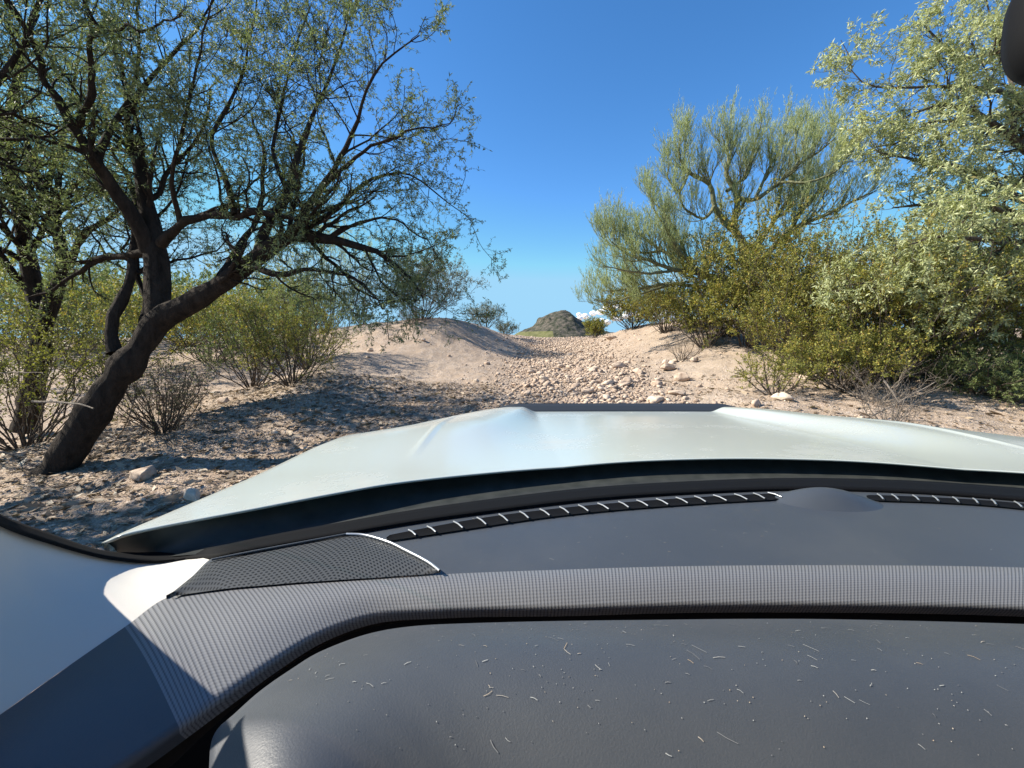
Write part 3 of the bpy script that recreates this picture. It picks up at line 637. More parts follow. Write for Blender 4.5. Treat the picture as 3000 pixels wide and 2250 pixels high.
bush("green_bush", "olive bush with a single thick stem near the dappled shade", 855, 1150, 7.4, 1.5, 1.05, G, T_, **{**CB, 'stems': 18, 'low': .6})
bush("green_bush", "loose dull green bush between the golden creosote and the lime green bush", 740, 1120, 8.2, 1.5, 1.1, P_, T_, stems=18, n1=7, n2=6, nl=9, lsize=.034, lw=.35, tvar=(.25, .25))
bush("grey_bush", "round grey desert bush on top of the left mound", 1235, 950, 14.3, 3.3, 2.3, D_, T_, stems=40, n1=10, n2=7, nl=6, lsize=.05, lw=.35, lean=(.2, 0))
bush("dry_tussock", "dry brown twiggy tussock at the foot of the grey mound bush", 1205, 952, 13.6, .9, .55, D_, M['deadtwig'], stems=26, n1=4, n2=3, nl=1, rad=.007)
bush("grey_bush", "small airy bush on the ridge right of the grey mound bush", 1420, 968, 17.5, 1.6, 1.05, D_, T_, stems=20, n1=6, n2=5, nl=5, lsize=.05, lw=.35)
bush("grey_bush", "tiny pale bush at the end of the left ridge", 1482, 973, 18.5, 1.0, .6, D_, T_, stems=14, n1=6, n2=4, nl=5, lsize=.05, lw=.35)
bush("grey_bush", "thin airy shrub left of the grey mound bush", 1060, 962, 16, 1.6, 2.0, D_, T_, stems=16, n1=6, n2=5, nl=5, lsize=.055, lw=.35)
bush("green_bush", "pale wispy tree-like shrub behind the lime green bush", 960, 985, 15, 3.2, 3.4, M['leaf_palo'], T_, stems=26, n1=8, n2=6, nl=8, lsize=.065, lw=.2)
bush("creosote_bush", "olive creosote bush at the back left of the thin airy shrub", 800, 1005, 17, 3.6, 2.2, G, T_, **{**CB, 'lsize': .06})
bush("green_bush", "distant pale green bush seen between the golden creosote and the big mesquite limb", 660, 990, 22, 5, 2.4, P_, T_, **{**CB, 'lsize': .09})
bush("creosote_bush", "far olive bush on the skyline behind the leaning trunk", 470, 995, 20, 5, 2.2, G, T_, **{**CB, 'lsize': .085})
bush("green_bush", "far green thicket bush under the branches at the left", 230, 1010, 17, 5, 2.8, P_, T_, **{**CB, 'lsize': .08})
bush("creosote_bush", "far olive thicket bush at the left edge skyline", 20, 1030, 14, 4.5, 2.6, G, T_, **{**CB, 'lsize': .07})

# ---- fallen sticks
def stick(label, pts, r):
    P = []
    for px, py, lift in pts:
        p = hit(px, py) if lift is None else at(px, py, lift); P.append(p + np.array([0, 0, r if lift is None else 0]))
    P = wobble(spline(P, 12), .008); V, Q = tubes(P[None], np.linspace(r, r * .45, 12)[None], 6)
    tag(mesh_obj("dead_branch", V, Q, M['deadtwig'], smooth=True), label, "branch")
for args in (("skyline bush of yellow green tint left of the leaning trunk's fork", 330, 1000, 15, 4.2, 1.9, G, .065), ("skyline bush right under the arching mesquite limb", 560, 1010, 14, 3.4, 1.7, P_, .06),
             ("skyline bush with pale tips left of the wispy shrub", 860, 985, 19, 3.6, 1.7, P_, .07), ("far yellowish bush at the edge of the left bank", 700, 1020, 13, 2.6, 1.3, G, .055), ("dense skyline bush behind the forked mesquite", 130, 1030, 13, 3.8, 2.0, P_, .06)):
    bush("desert_bush", args[0], *args[1:6], args[6], T_, **{**CB, 'lsize': args[7]})
stick("pale bleached branch lying across the base of the leaning trunk", [(95, 1176, 4.15), (170, 1176, 4.1), (230, 1182, 4.05), (278, 1196, 4.0)], .014)
stick("thin pale stick sticking out at the left edge above the shade", [(-20, 1095, 4.4), (60, 1090, 4.3), (130, 1092, 4.2)], .008)
stick("short bleached stick on the dark ground at the left edge", [(0, 1325, 3.9), (40, 1330, 3.9), (95, 1322, 3.9)], .010)
stick("curved bare twig rising from the litter beside the leaning trunk", [(345, 1290, None), (370, 1240, 4.9), (392, 1180, 4.9), (398, 1140, 4.9)], .010)
stick("grey crooked branch below the creosote bushes", [(2540, 1230, None), (2600, 1195, 5.4), (2680, 1150, 5.4), (2740, 1120, 5.4)], .012)
stick("twisted dead branch hanging down the slope near the bare pale twigs", [(2590, 1115, 5.3), (2620, 1160, 5.2), (2628, 1210, 5.1), (2605, 1275, None)], .012)

# ---- leaf litter (uncountable)
def litter():
    N = 26000
    x = -0.2 - rng.random(N) * 6.5; y = 2.6 + rng.random(N) * 5.5
    x3 = 3 + rng.random(4000) * 6; y3 = 4.5 + rng.random(4000) * 4
    x = np.concatenate([x, x3]); y = np.concatenate([y, y3]); N = len(x)
    p = np.stack([x, y, ground_z(x, y) + .012], -1)
    a = rng.random(N) * 6.28; d = np.stack([np.cos(a), np.sin(a), rng.normal(size=N) * .25], -1); s = norm(np.cross(d, np.array([0, 0, 1.]) + rng.normal(size=(N, 3)) * .3))
    l = np.exp(rng.normal(-3.55, .5, N))[:, None]; w = np.where(rng.random(N) < .4, .06, .35)[:, None] * l
    V = np.stack([p - d * l, p + s * w, p + d * l, p - s * w], 1).reshape(-1, 3)
    tag(mesh_obj("leaf_litter", V, np.arange(N * 4).reshape(N, 4), M['litter'], tint=np.repeat(rng.random(N), 4)), "dry leaf litter and twigs on the shaded ground", "litter", kind="stuff")
M['litter'] = mat_leaf("dry_litter", [(0, (.10, .068, .045)), (.5, (.23, .165, .11)), (1, (.46, .36, .26))], .1)
litter()

# ------------------------------------------------------------------ butte and cloud far away
def butte():
    D0 = 900.0; cx, cy = at(1640, 990, D0)[:2]
    prof = [(1430, 1000), (1500, 984), (1520, 974), (1560, 955), (1575, 942), (1580, 935), (1598, 923), (1622, 911), (1643, 907), (1668, 914), (1694, 935), (1720, 952), (1760, 968), (1820, 980), (1900, 988), (2000, 996)]
    xs = np.array([at(p, 990, D0)[0] for p, _ in prof]); zs = np.array([at(p, q, D0)[2] for p, q in prof])
    gx = np.linspace(xs[0] - 40, xs[-1] + 40, 220); gy = np.linspace(D0 - 170, D0 + 170, 110)
    X, Y = np.meshgrid(gx, gy); s = (Y - D0) / 170; spread = np.sqrt(np.clip(1 - s ** 2, 0, 1))
    ridge = np.interp(cx + (X - cx) / np.maximum(.35 + .65 * spread, .2), xs, zs)
    Z = (ridge + 15) * np.clip(1 - np.abs(s) ** 1.25, 0, 1) - 15
    Z += 1.6 * vnoise(X / 14, Y / 14, 21) + 1.0 * vnoise(X / 5, Y / 5, 22) + .5 * vnoise(X / 2, Y / 2, 23)
    band = smooth(33, 34.5, Z) - smooth(38, 45, Z); Z += band * 4.5 * smooth(-.2, .3, vnoise(X / 9, Y / 30, 24))
    idx = np.arange(X.size).reshape(X.shape); q = np.stack([idx[:-1, :-1], idx[:-1, 1:], idx[1:, 1:], idx[1:, :-1]], -1).reshape(-1, 4)
    t = NT("butte_rock"); p = t.n("ShaderNodeNewGeometry").outputs["Position"]
    a = t.noise(p, .12, 6, .7); b = t.noise(p, .02, 3)
    col = t.ramp(a, [(.40, (.03, .036, .022)), (.52, (.085, .078, .062)), (.64, (.16, .13, .105))])
    sx = t.n("ShaderNodeSeparateXYZ"); t.l(p, sx.inputs[0])
    low = t.math('MULTIPLY', t.math('LESS_THAN', sx.outputs[2], 14.0), t.math('LESS_THAN', sx.outputs[0], cx - 25))
    col = t.mix(t.math('MULTIPLY', low, .6), col, (.17, .17, .06))
    m = t.set(.95, .1, col, t.bump(a, 1.0, 2.0))
    tag(mesh_obj("butte_hill", np.stack([X, Y, Z], -1), q, m, smooth=True), "small dark butte with a rocky cliff band beyond the crest", None, kind="structure")
butte()
def cloud():
    D0 = 5200.0; P = Parts(); r = np.random.default_rng(5)
    for i in range(46):
        px = r.uniform(1680, 2010); top = np.interp(px, [1680, 1700, 1740, 1800, 1860, 1930, 2010], [925, 880, 892, 884, 880, 890, 915]); py = r.uniform(top + 12, 945); s = r.uniform(.45, 1.0) * 48
        c = at(px, py, D0 + r.uniform(-120, 120)); V = V3 * (1 + .04 * r.normal(size=(len(V3), 1))) * s * np.array([1.2, 1, .85]) + c
        P.add(V, F3)
    t = NT("cloud_white"); tag(P.build("cloud", [t.set(1.0, 0.0, (.97, .97, .97))], None, True), "small white cumulus cloud behind the palo verde", None, kind="structure")
cloud()

# ------------------------------------------------------------------ the vehicle we look out of
K = 0.68                                         # size of the vehicle: eye to bonnet heights below are times K
E = np.array([0, 0, EYE])
def pz(px, py, z):
    d = ray(px, py); return E + d * (z * K / d[2])
def pd(px, py, D): return E + ray(px, py) * D * K
def vmat():
    t = NT("white_paint"); n = t.noise(t.obj(), 9, 5, .6)
    dust = t.ramp(t.noise(t.obj(), 3.2, 8, .7), [(.52, (0, 0, 0)), (.72, (1, 1, 1))])
    col = t.mix(t.math('MULTIPLY', dust, .35), (.47, .50, .475), (.47, .42, .36))
    M['paint'] = t.set(t.math('ADD', t.math('MULTIPLY', dust, .25), .22), .5, col, Coat_Weight=.35, Coat_Roughness=.12)
    t = NT("grey_dash_plastic"); n = t.noise(t.obj(), 900, 2); d = t.noise(t.obj(), 7, 5, .6)
    d2 = t.ramp(t.noise(t.obj(), 2.2, 9, .72), [(.45, (0, 0, 0)), (.68, (1, 1, 1))])
    d = t.math('MULTIPLY', t.math('ADD', d, d2), .6)
    col = t.mix(t.math('MULTIPLY', d, .8), (.038, .045, .057), (.074, .077, .082))
    M['dash'] = t.set(.46, .7, col, t.bump(n, .25, .0006))
    t = NT("black_plastic"); n = t.noise(t.obj(), 700, 2); M['black'] = t.set(.75, .15, (.006, .006, .007), t.bump(n, .2, .0005))
    t = NT("guard_plastic"); M['guard'] = t.set(.45, .5, (.03, .034, .04))
    t = NT("black_frit"); M['frit'] = t.set(.8, .12, (.004, .004, .005))
    t = NT("cowl_plastic"); n = t.noise(t.obj(), 40, 5); M['cowl'] = t.set(.5, .4, t.ramp(n, [(.3, (.022, .025, .024)), (.7, (.045, .048, .045))]))
    t = NT("brown_slot_trim"); M['slot'] = t.set(.6, .3, (.022, .014, .011))
    t = NT("pillar_trim"); n = t.noise(t.obj(), 800, 2); M['pillar'] = t.set(.6, .35, (.60, .57, .53), t.bump(n, .2, .0005))
    t = NT("bright_trim"); M['chrome'] = t.set(.3, .5, (.45, .46, .48), Metallic=.6)
    t = NT("mirror_glass"); M['mirror'] = t.set(.03, .5, (.8, .8, .8), Metallic=1.0)
    # ribbed fabric: ribs run across the pad, finer rows along it
    t = NT("ribbed_fabric"); s = t.n("ShaderNodeSeparateXYZ"); t.l(t.uv(), s.inputs[0]); u, v = s.outputs[0], s.outputs[1]
    rib = t.math('SINE', t.math('MULTIPLY', u, 6.2832 / .0033)); row = t.math('SINE', t.math('MULTIPLY', v, 6.2832 / .0030))
    h = t.math('ADD', t.math('POWER', t.math('ADD', t.math('MULTIPLY', rib, .5), .5), .5), t.math('MULTIPLY', row, .18))
    col = t.ramp(t.math('ADD', t.math('MULTIPLY', h, .8), 0), [(.12, (.045, .045, .05)), (.4, (.125, .125, .132)), (.95, (.185, .185, .195))])
    M['fabric'] = t.set(.5, 1.0, col, t.bump(h, .25, .0005))
    # perforated grille
    t = NT("grille_plastic"); s = t.n("ShaderNodeSeparateXYZ"); t.l(t.uv(), s.inputs[0]); u, v = s.outputs[0], s.outputs[1]
    vv = t.math('DIVIDE', v, .0042); rowi = t.math('FLOOR', vv)
    uu = t.math('ADD', t.math('DIVIDE', u, .0050), t.math('MULTIPLY', t.math('MODULO', rowi, 2.0), .5))
    fu = t.math('SUBTRACT', t.math('FRACT', uu), .5); fv = t.math('SUBTRACT', t.math('FRACT', vv), .5)
    r2 = t.math('ADD', t.math('MULTIPLY', fu, fu), t.math('MULTIPLY', fv, fv)); hole = t.math('LESS_THAN', r2, .085)
    M['grille'] = t.set(.5, .45, t.mix(hole, (.055, .057, .06), (.002, .002, .002)), t.bump(t.math('MULTIPLY', hole, -1.0), .6, .001))
    # thin clean glass with a slight green tint
    t = NT("windscreen_glass"); tr = t.n("ShaderNodeBsdfTransparent"); tr.inputs[0].default_value = (.94, .965, .955, 1); t.l(tr.outputs[0], t.out.inputs[0]); M['glass'] = t.m
    t = NT("dust_fleck"); M['fleck'] = t.set(.8, .3, t.ramp(t.tint(), [(0, (.12, .12, .125)), (.7, (.34, .34, .33)), (1, (.36, .27, .18))]))
vmat()
def loft(name, rows, mat, parent, smooth_=True, solid=False):
    """rows: list of (n,3) arrays -> grid mesh with metric UVs"""
    A = np.stack(rows); m, n, _ = A.shape
    du = np.linalg.norm(np.diff(A, axis=1), axis=-1); U = np.concatenate([np.zeros((m, 1)), np.cumsum(du, 1)], 1)
    U = np.broadcast_to(U.mean(0), (m, n))
    dv = np.linalg.norm(np.diff(A, axis=0), axis=-1); Vv = np.concatenate([np.zeros((1, n)), np.cumsum(dv, 0)], 0)
    idx = np.arange(m * n).reshape(m, n); q = np.stack([idx[:-1, :-1], idx[:-1, 1:], idx[1:, 1:], idx[1:, :-1]], -1).reshape(-1, 4)
    return mesh_obj(name, A, q, mat, parent, uv=np.stack([U, Vv], -1).reshape(-1, 2), smooth=smooth_)
def between(A, B, n, lift=0.0):
    A, B = np.asarray(A), np.asarray(B)
    return [A * (1 - t) + B * t + np.array([0, 0, lift * math.sin(math.pi * t)]) for t in np.linspace(0, 1, n)]
def tube_obj(name, P, r, mat, parent, k=6):
    P = np.asarray(P); V, Q = tubes(P[None], np.full((1, len(P)), r), k); return mesh_obj(name, V, Q, mat, parent, smooth=True)

car = empty("off_road_vehicle", (0, 0, 0))
tag(car, "white off-road vehicle with a dusty bonnet and grey dashboard, seen from the driver's seat", "vehicle")

def hood():
    cx = .63
    rear = spline([(*pz(a, b, -.33),) for a, b in [(329, 1593), (503, 1561), (752, 1514), (978, 1468), (1200, 1425), (1444, 1392), (1648, 1372), (1851, 1360), (2100, 1355), (2316, 1356), (2542, 1362), (2768, 1376), (3000, 1392), (3300, 1420), (3600, 1462)]], 400)
    X = np.concatenate([np.linspace(-.662, -.60, 8), np.linspace(-.60, 1.86, 250)[1:-1], np.linspace(1.86, 1.925, 8)])
    ry = np.interp(X * K, rear[:, 0], rear[:, 1]) / K
    xp = np.abs(X - cx)
    fy = 2.46 - .05 * (xp / 1.29) ** 2 - .28 * smooth(.95, 1.29, xp) ** 1.5
    T = np.concatenate([np.linspace(0, .9, 90), np.linspace(.9, 1, 24)[1:]])
    Y = ry[None] * (1 - T[:, None]) + fy[None] * T[:, None]; XX = np.broadcast_to(X[None], Y.shape); XP = np.abs(XX - cx)
    fr = smooth(1.0, 2.4, Y)                                          # 0 rear .. 1 front
    base = -.33 - .088 * np.clip((Y - 1.1) / 1.35, -.3, 1.2)
    w0 = .50 - .01 * fr; w1 = .91 * (1 - fr) + .575 * fr
    amp = .041 * smooth(1.02, 1.7, Y)
    amp = amp * (1 - .35 * smooth(2.1, 2.46, Y))
    wall = smooth(0, 1, (XP - w0) / (w1 - w0))
    Z = base + amp * wall
    Z -= (.020 + .055 * fr) * np.clip((XP - w1 - .06 * fr) / (1.29 - .86), 0, 1.3) ** 1.4
    Z += .012 * np.clip(1 - (XP / .5) ** 2, 0, 1) * (1 - fr)
    crease = np.exp(-((XP - .91) / .010) ** 2) * .007 * smooth(1.1, 1.4, Y) * (1 - smooth(2.0, 2.2, Y)); Z += crease
    Z -= .008 * smooth(1.262, 1.292, XP)                                # rolled side edge
    roll = smooth(.955, 1.0, T)[:, None]; Z -= .03 * roll ** 2
    A = np.stack([XX * K, Y * K, Z * K + EYE], -1)
    rear_edge = A[0].copy()
    # skirt below the rear edge and the sides so that the panel has depth
    A = np.concatenate([(A[0] + np.array([0, .06, -.012]))[None], (A[0] + np.array([0, .003, -.003]))[None], A], 0)
    front = A[-1] + np.array([0, -.004, -.16]); A = np.concatenate([A, front[None]], 0)
    lf = A[:, :1] + np.array([0.004, 0, -.012]); rt = A[:, -1:] + np.array([-.004, 0, -.03])
    A = np.concatenate([lf, A, rt], 1)
    m, n, _ = A.shape; idx = np.arange(m * n).reshape(m, n); q = np.stack([idx[:-1, :-1], idx[:-1, 1:], idx[1:, 1:], idx[1:, :-1]], -1).reshape(-1, 4)
    h = mesh_obj("bonnet", A, q, M['paint'], car, smooth=True)
    # black guard along the nose
    gx = np.linspace(-.07, 1.33, 60); gp = np.abs(gx - cx)
    gy = 2.52 - .05 * (gp / 1.29) ** 2
    gz = np.full_like(gx, -.388) - .018 * smooth(.60, .72, gp)
    top = np.stack([gx * K, (gy + .02) * K, gz * K + EYE], -1); bot = np.stack([gx * K, (gy - .05) * K, (gz - .045) * K + EYE], -1); low = bot + np.array([0, .07 * K, -.02])
    loft("bonnet_guard", [top + np.array([0, .012, -.02]), top, *between(top, bot, 4)[1:], low], M['guard'], car)
    return rear_edge
REAR_EDGE = hood()

FRONT = [(640, 1626), (800, 1598), (980, 1566), (1300, 1514), (1730, 1461), (2100, 1437), (2370, 1430), (2680, 1439), (3000, 1462), (3400, 1500), (3700, 1540)]
def more(P, *pts):
    """carry an edge on to the passenger side: extra (x, y) points at the height of its last one"""
    return np.vstack([P, [[x, y, P[-1, 2] + (w[0] if w else 0)] for x, y, *w in pts]])
def cabin():
    # seal band: along the pillar, then the foot of the windscreen
    lo = [(*pd(-420, 1290, .30),), (*pd(-220, 1405, .37),), (*pd(0, 1532, .49),), (*pd(145, 1585, .55),), (*pd(289, 1626, .60),), (*pd(386, 1640, .63),), (*pd(480, 1641, .645),), (*pd(579, 1630, .65),)] + [(*pz(a, b, -.325),) for a, b in FRONT]
    up = [(*pd(-405, 1270, .32),), (*pd(-210, 1380, .39),), (*pd(0, 1505, .52),), (*pd(145, 1561, .585),), (*pd(289, 1609, .64),), (*pd(386, 1618, .675),), (*pd(480, 1616, .70),), (*pd(579, 1608, .72),)] + [(*pz(a, b, -.335),) for a, b in
          [(650, 1597), (800, 1566), (980, 1533), (1300, 1480), (1730, 1428), (2100, 1406), (2370, 1400), (2680, 1408), (3000, 1430), (3400, 1468), (3700, 1508)]]
    n = 160; LO, UP = spline(lo, n), spline(up, n)
    LO = more(LO, (1.03, .492), (1.17, .445), (1.20, .36, .03), (1.22, .26, .09)); UP = more(UP, (1.05, .505), (1.20, .455), (1.225, .37, .03), (1.24, .27, .09))
    loft("windscreen_seal", [LO - np.array([0, 0, .003]), LO, *between(LO, UP, 5)[1:], UP - np.array([0, 0, .01])], M['frit'], car)
    # cowl between the seal and the bonnet
    hr = REAR_EDGE[::3]
    rk = smooth(0, .16, np.linspace(0, 1, n)); cu = spline(hr, n) + np.stack([0 * rk, .006 + .04 * rk, -.004 - .006 * rk], -1); cl = spline([(*pd(329, 1640, .70),)] + [(*pz(a, b + 12, -.345),) for a, b in [(480, 1616), (650, 1597), (980, 1533), (1300, 1480), (1730, 1428), (2100, 1406), (2370, 1400), (2680, 1408), (3000, 1430), (3400, 1468), (3700, 1508)]] + [(1.04, .51, EYE - .236), (1.26, .45, EYE - .236)], n) + np.array([0, .01, -.006])
    rows = between(cu, cl, 10, -.012)
    loft("cowl_panel", rows, M['cowl'], car)
    # windscreen pane: from the seal up and back
    top = UP * 0 + np.stack([UP[:, 0] * .93 + .03, UP[:, 1] * .42 - .02, np.full(len(UP), EYE + .40)], -1)
    loft("windscreen", between(UP + np.array([0, .002, .002]), top, 6, .02), M['glass'], car)
    # pillar trim
    ed = spline([(*pd(-420, 1290, .31),), (*pd(-220, 1405, .38),), (*pd(0, 1532, .50),), (*pd(145, 1585, .56),), (*pd(289, 1626, .61),), (*pd(386, 1640, .64),), (*pd(480, 1641, .655),), (*pd(579, 1630, .66),), (*pd(640, 1625, .662),)], 60)
    bo = spline([(*pz(a, b, -.336),) for a, b in [(-420, 2420), (-200, 2235), (0, 2094), (120, 2008), (241, 1923), (371, 1833), (487, 1752), (565, 1688), (640, 1628)]], 60)
    outw = np.array([-.022, 0.0, -.004])
    rows = [A + outw * math.sin(math.pi * t) for t, A in zip(np.linspace(0, 1, 14), between(ed, bo, 14))]
    prow = rows; loft("pillar_trim", rows, M['pillar'], car)
    # pillar carrying on up to the roof, outside the glass line
    pp = spline([(*pd(-420, 1290, .31),), (-.37, .06, EYE + .12), (-.38, -.06, EYE + .34)], 20)
    loft("pillar_upper", [pp + np.array([.0, .012, 0]), pp, pp + np.array([-.05, -.06, 0]), pp + np.array([-.07, -.10, -.02])], M['pillar'], car)
    # unseen door mirror added outside the side window, shaped to shade the pillar foot
    u = np.linspace(0, 2 * math.pi, 32, endpoint=False); mrows = []
    for yy, sc in ((-.040, .05), (-.040, .86), (-.030, .97), (0.0, 1.0), (.022, .86), (.036, .5), (.040, .04)):
        mrows.append(np.stack([-.755 + np.sign(np.cos(u)) * np.abs(np.cos(u)) ** .6 * .128 * sc, np.full_like(u, .425) + yy * 1.35, EYE - .125 + np.sign(np.sin(u)) * np.abs(np.sin(u)) ** .7 * .105 * sc], -1))
    Ag = np.stack(mrows); m_, n_, _ = Ag.shape; ix = np.arange(m_ * n_).reshape(m_, n_)
    mesh_obj("added_shade_mirror", Ag, np.stack([ix[:-1], np.roll(ix, -1, 1)[:-1], np.roll(ix, -1, 1)[1:], ix[1:]], -1).reshape(-1, 4), M['black'], car, smooth=True)
    # roof lining with the front header
    hx = np.linspace(-.40, 1.26, 30); hy = .20 - .10 * ((hx - .43) / .83) ** 2; hz = EYE + .40 - .05 * ((hx - .43) / .83) ** 4
    hd = np.stack([hx, hy, hz], -1)
    loft("roof_lining", [hd + np.array([0, .03, -.012]), hd, hd + np.array([0, -.5, .05]), hd + np.array([0, -1.3, .03])], M['pillar'], car)
    # door top below the side window
    dr = spline([(*pd(-420, 2420, .25),), (-.50, -.1, EYE - .36), (-.52, -.7, EYE - .36)], 20)
    loft("door_panel", [dr, dr + np.array([-.06, 0, 0.01]), dr + np.array([-.08, 0, -.5])], M['dash'], car)

    # ---------------- dashboard
    AB = [((-420, 2420), (-150, 2560)), ((-200, 2235), (60, 2430)), ((0, 2094), (200, 2340)), ((241, 1923), (420, 2205)), ((371, 1833), (530, 2128)), ((487, 1752), (632, 2055)), ((671, 1727), (790, 1943)), ((850, 1712), (930, 1857)), ((1033, 1700), (1080, 1802)),
          ((1290, 1683), (1310, 1783)), ((1647, 1669), (1655, 1777)), ((2000, 1659), (2005, 1768)), ((2452, 1656), (2455, 1767)), ((3000, 1663), (3000, 1778)), ((3400, 1680), (3400, 1800)), ((3700, 1700), (3700, 1825))]
    n = 300
    Apts = [pd(a, b, d) if d else pz(a, b, -.335) for ((a, b), _), d in zip(AB, [None] * 20)]
    A = spline(Apts, n)
    # same parameter for both edges: resample B against A's control spacing
    Ac = np.array(Apts); Bc = np.array([pz(b[0], b[1], -.352) for _, b in AB]); sg = np.concatenate([[0], np.cumsum(np.linalg.norm(np.diff(Ac, axis=0), axis=1))])
    s = np.linspace(0, sg[-1], n)
    def herm(Pc):
        mk = np.gradient(Pc, sg, axis=0); i = np.clip(np.searchsorted(sg, s, side='right') - 1, 0, len(sg) - 2); h = (sg[i + 1] - sg[i])[:, None]; t = ((s - sg[i])[:, None]) / h
        return (2 * t ** 3 - 3 * t ** 2 + 1) * Pc[i] + (t ** 3 - 2 * t ** 2 + t) * h * mk[i] + (-2 * t ** 3 + 3 * t ** 2) * Pc[i + 1] + (t ** 3 - t ** 2) * h * mk[i + 1]
    A, B = herm(Ac), herm(Bc)
    A = more(A, (.80, .408), (1.0, .40), (1.24, .37)); B = more(B, (.72, .352), (1.0, .338), (1.26, .31))
    rows = between(A, B, 22, .006)
    dn = np.array([0, .004, -.012]); rows += [B + dn * .35 + np.array([0, -.0015, 0]), B + dn]
    dash = empty("dashboard"); dash.parent = car
    kcut = int(np.argmin(np.abs(s - sg[4])))
    loft("fabric_pad", [r[kcut:] for r in rows], M['fabric'], dash)
    loft("dash_end", [r[:kcut + 1] for r in rows], M['dash'], dash)
    # upper panel towards the glass
    FA = [((488, 1749), (487, 1752)), ((560, 1691), (580, 1739)), ((640, 1626), (671, 1727)), ((800, 1598), (850, 1712)), ((980, 1566), (1033, 1700)), ((1300, 1514), (1290, 1683)), ((1730, 1461), (1647, 1669)), ((2100, 1437), (2000, 1659)), ((2370, 1430), (2452, 1656)), ((2680, 1439), (2750, 1659)), ((3000, 1462), (3000, 1663)), ((3400, 1500), (3400, 1680)), ((3700, 1540), (3700, 1700))]
    Fp = spline([pz(*a, -.332) for a, _ in FA], 200); Ap = spline([pz(*b, -.336) for _, b in FA], 200)
    Fp = more(Fp, (.98, .502), (1.08, .475), (1.18, .44)); Ap = more(Ap, (.80, .409), (1.0, .401), (1.24, .371))
    up_rows = [Fp - np.array([0, 0, .004])] + between(Fp, Ap, 16, .002)
    loft("upper_panel", up_rows, M['dash'], dash)
    lift = np.array([0, 0, .0035])
    gt = [(497, 1749), (560, 1697), (621, 1649), (720, 1629), (820, 1610), (920, 1591), (1015, 1573), (1062, 1575), (1105, 1585), (1150, 1601), (1191, 1622), (1228, 1641), (1259, 1659), (1288, 1682)]
    gb = [(502, 1752), (580, 1740), (671, 1728), (740, 1722), (800, 1717), (870, 1711), (950, 1706), (1010, 1702), (1060, 1699), (1110, 1696), (1160, 1692), (1210, 1689), (1250, 1686), (1290, 1683)]
    GT = spline([pz(*p, -.331) for p in gt], 120); GB = spline([pz(*p, -.334) for p in gb], 120)
    loft("speaker_grille", [r + lift * (.4 + .6 * math.sin(math.pi * i / 13)) for i, r in enumerate(between(GT, GB, 14))], M['grille'], dash)
    arc = spline([pz(*p, -.331) for p in gt[6:]], 60) + lift; tube_obj("grille_trim", arc, .0014, M['chrome'], dash)
    edge = spline([pz(*p, -.331) for p in gt[2:7]], 30) + lift; tube_obj("grille_edge", edge, .0012, M['dash'], dash)
    # defroster vents
    for tp, bt, sl in (([(1132, 1574), (1141, 1567), (1400, 1519), (1607, 1492), (1806, 1473), (2063, 1455), (2255, 1446), (2292, 1448)], [(1134, 1577), (1146, 1583), (1400, 1545), (1607, 1515), (1818, 1493), (2077, 1474), (2270, 1463), (2296, 1456)], 19),
                       ([(2538, 1452), (2560, 1450), (2700, 1455), (2850, 1463), (3000, 1475), (3400, 1514)], [(2542, 1458), (2568, 1466), (2720, 1471), (2870, 1479), (3000, 1491), (3400, 1532)], 13)):
        TP, BT = spline([pz(*p, -.327) for p in tp], 80), spline([pz(*p, -.3275) for p in bt], 80); pr = Parts()
        rr = between(TP, BT, 5, -.001); Ag = np.stack(rr); m, nn, _ = Ag.shape; ix = np.arange(m * nn).reshape(m, nn)
        pr.add(Ag.reshape(-1, 3), np.stack([ix[:-1, :-1], ix[:-1, 1:], ix[1:, 1:], ix[1:, :-1]], -1).reshape(-1, 4), 0)
        ii = np.linspace(5, 76, sl).astype(int); a0 = TP[ii] + np.array([0, 0, .0016]); b0 = BT[np.minimum(ii + 1, 79)] + np.array([0, 0, .0022])
        pr.add(*tubes(np.stack([a0, (a0 + b0) / 2 + np.array([0, 0, .001]), b0], 1), np.full((sl, 3), .0011), 5), 1)
        pr.build("defroster_vent", [M['frit'], M['chrome']], dash, True)
    # light sensor bump by the vent
    c = pz(2420, 1470, -.332); gx, gy = np.meshgrid(np.linspace(-1, 1, 25), np.linspace(-1, 1, 25)); r = np.hypot(gx, gy)
    Z = np.where(r < 1, np.cos(np.clip(r, 0, 1) * math.pi / 2) ** 1.2, 0) * .021 - .002
    V = np.stack([c[0] + gx * .078 + gy * -.01, c[1] + gy * .042, c[2] + Z], -1); ix = np.arange(625).reshape(25, 25)
    mesh_obj("light_sensor", V, np.stack([ix[:-1, :-1], ix[:-1, 1:], ix[1:, 1:], ix[1:, :-1]], -1).reshape(-1, 4), M['dash'], dash, smooth=True)
    # panel gap on the shaded dash end
    gap = spline([p for p in (pz(378, 1860, -.346), pz(380, 1932, -.346), pz(345, 2010, -.346), pz(290, 2090, -.346), pz(183, 2241, -.350), pz(90, 2360, -.350))], 30) + np.array([0, 0, .002]); tube_obj("panel_gap", gap, .0016, M['frit'], dash)

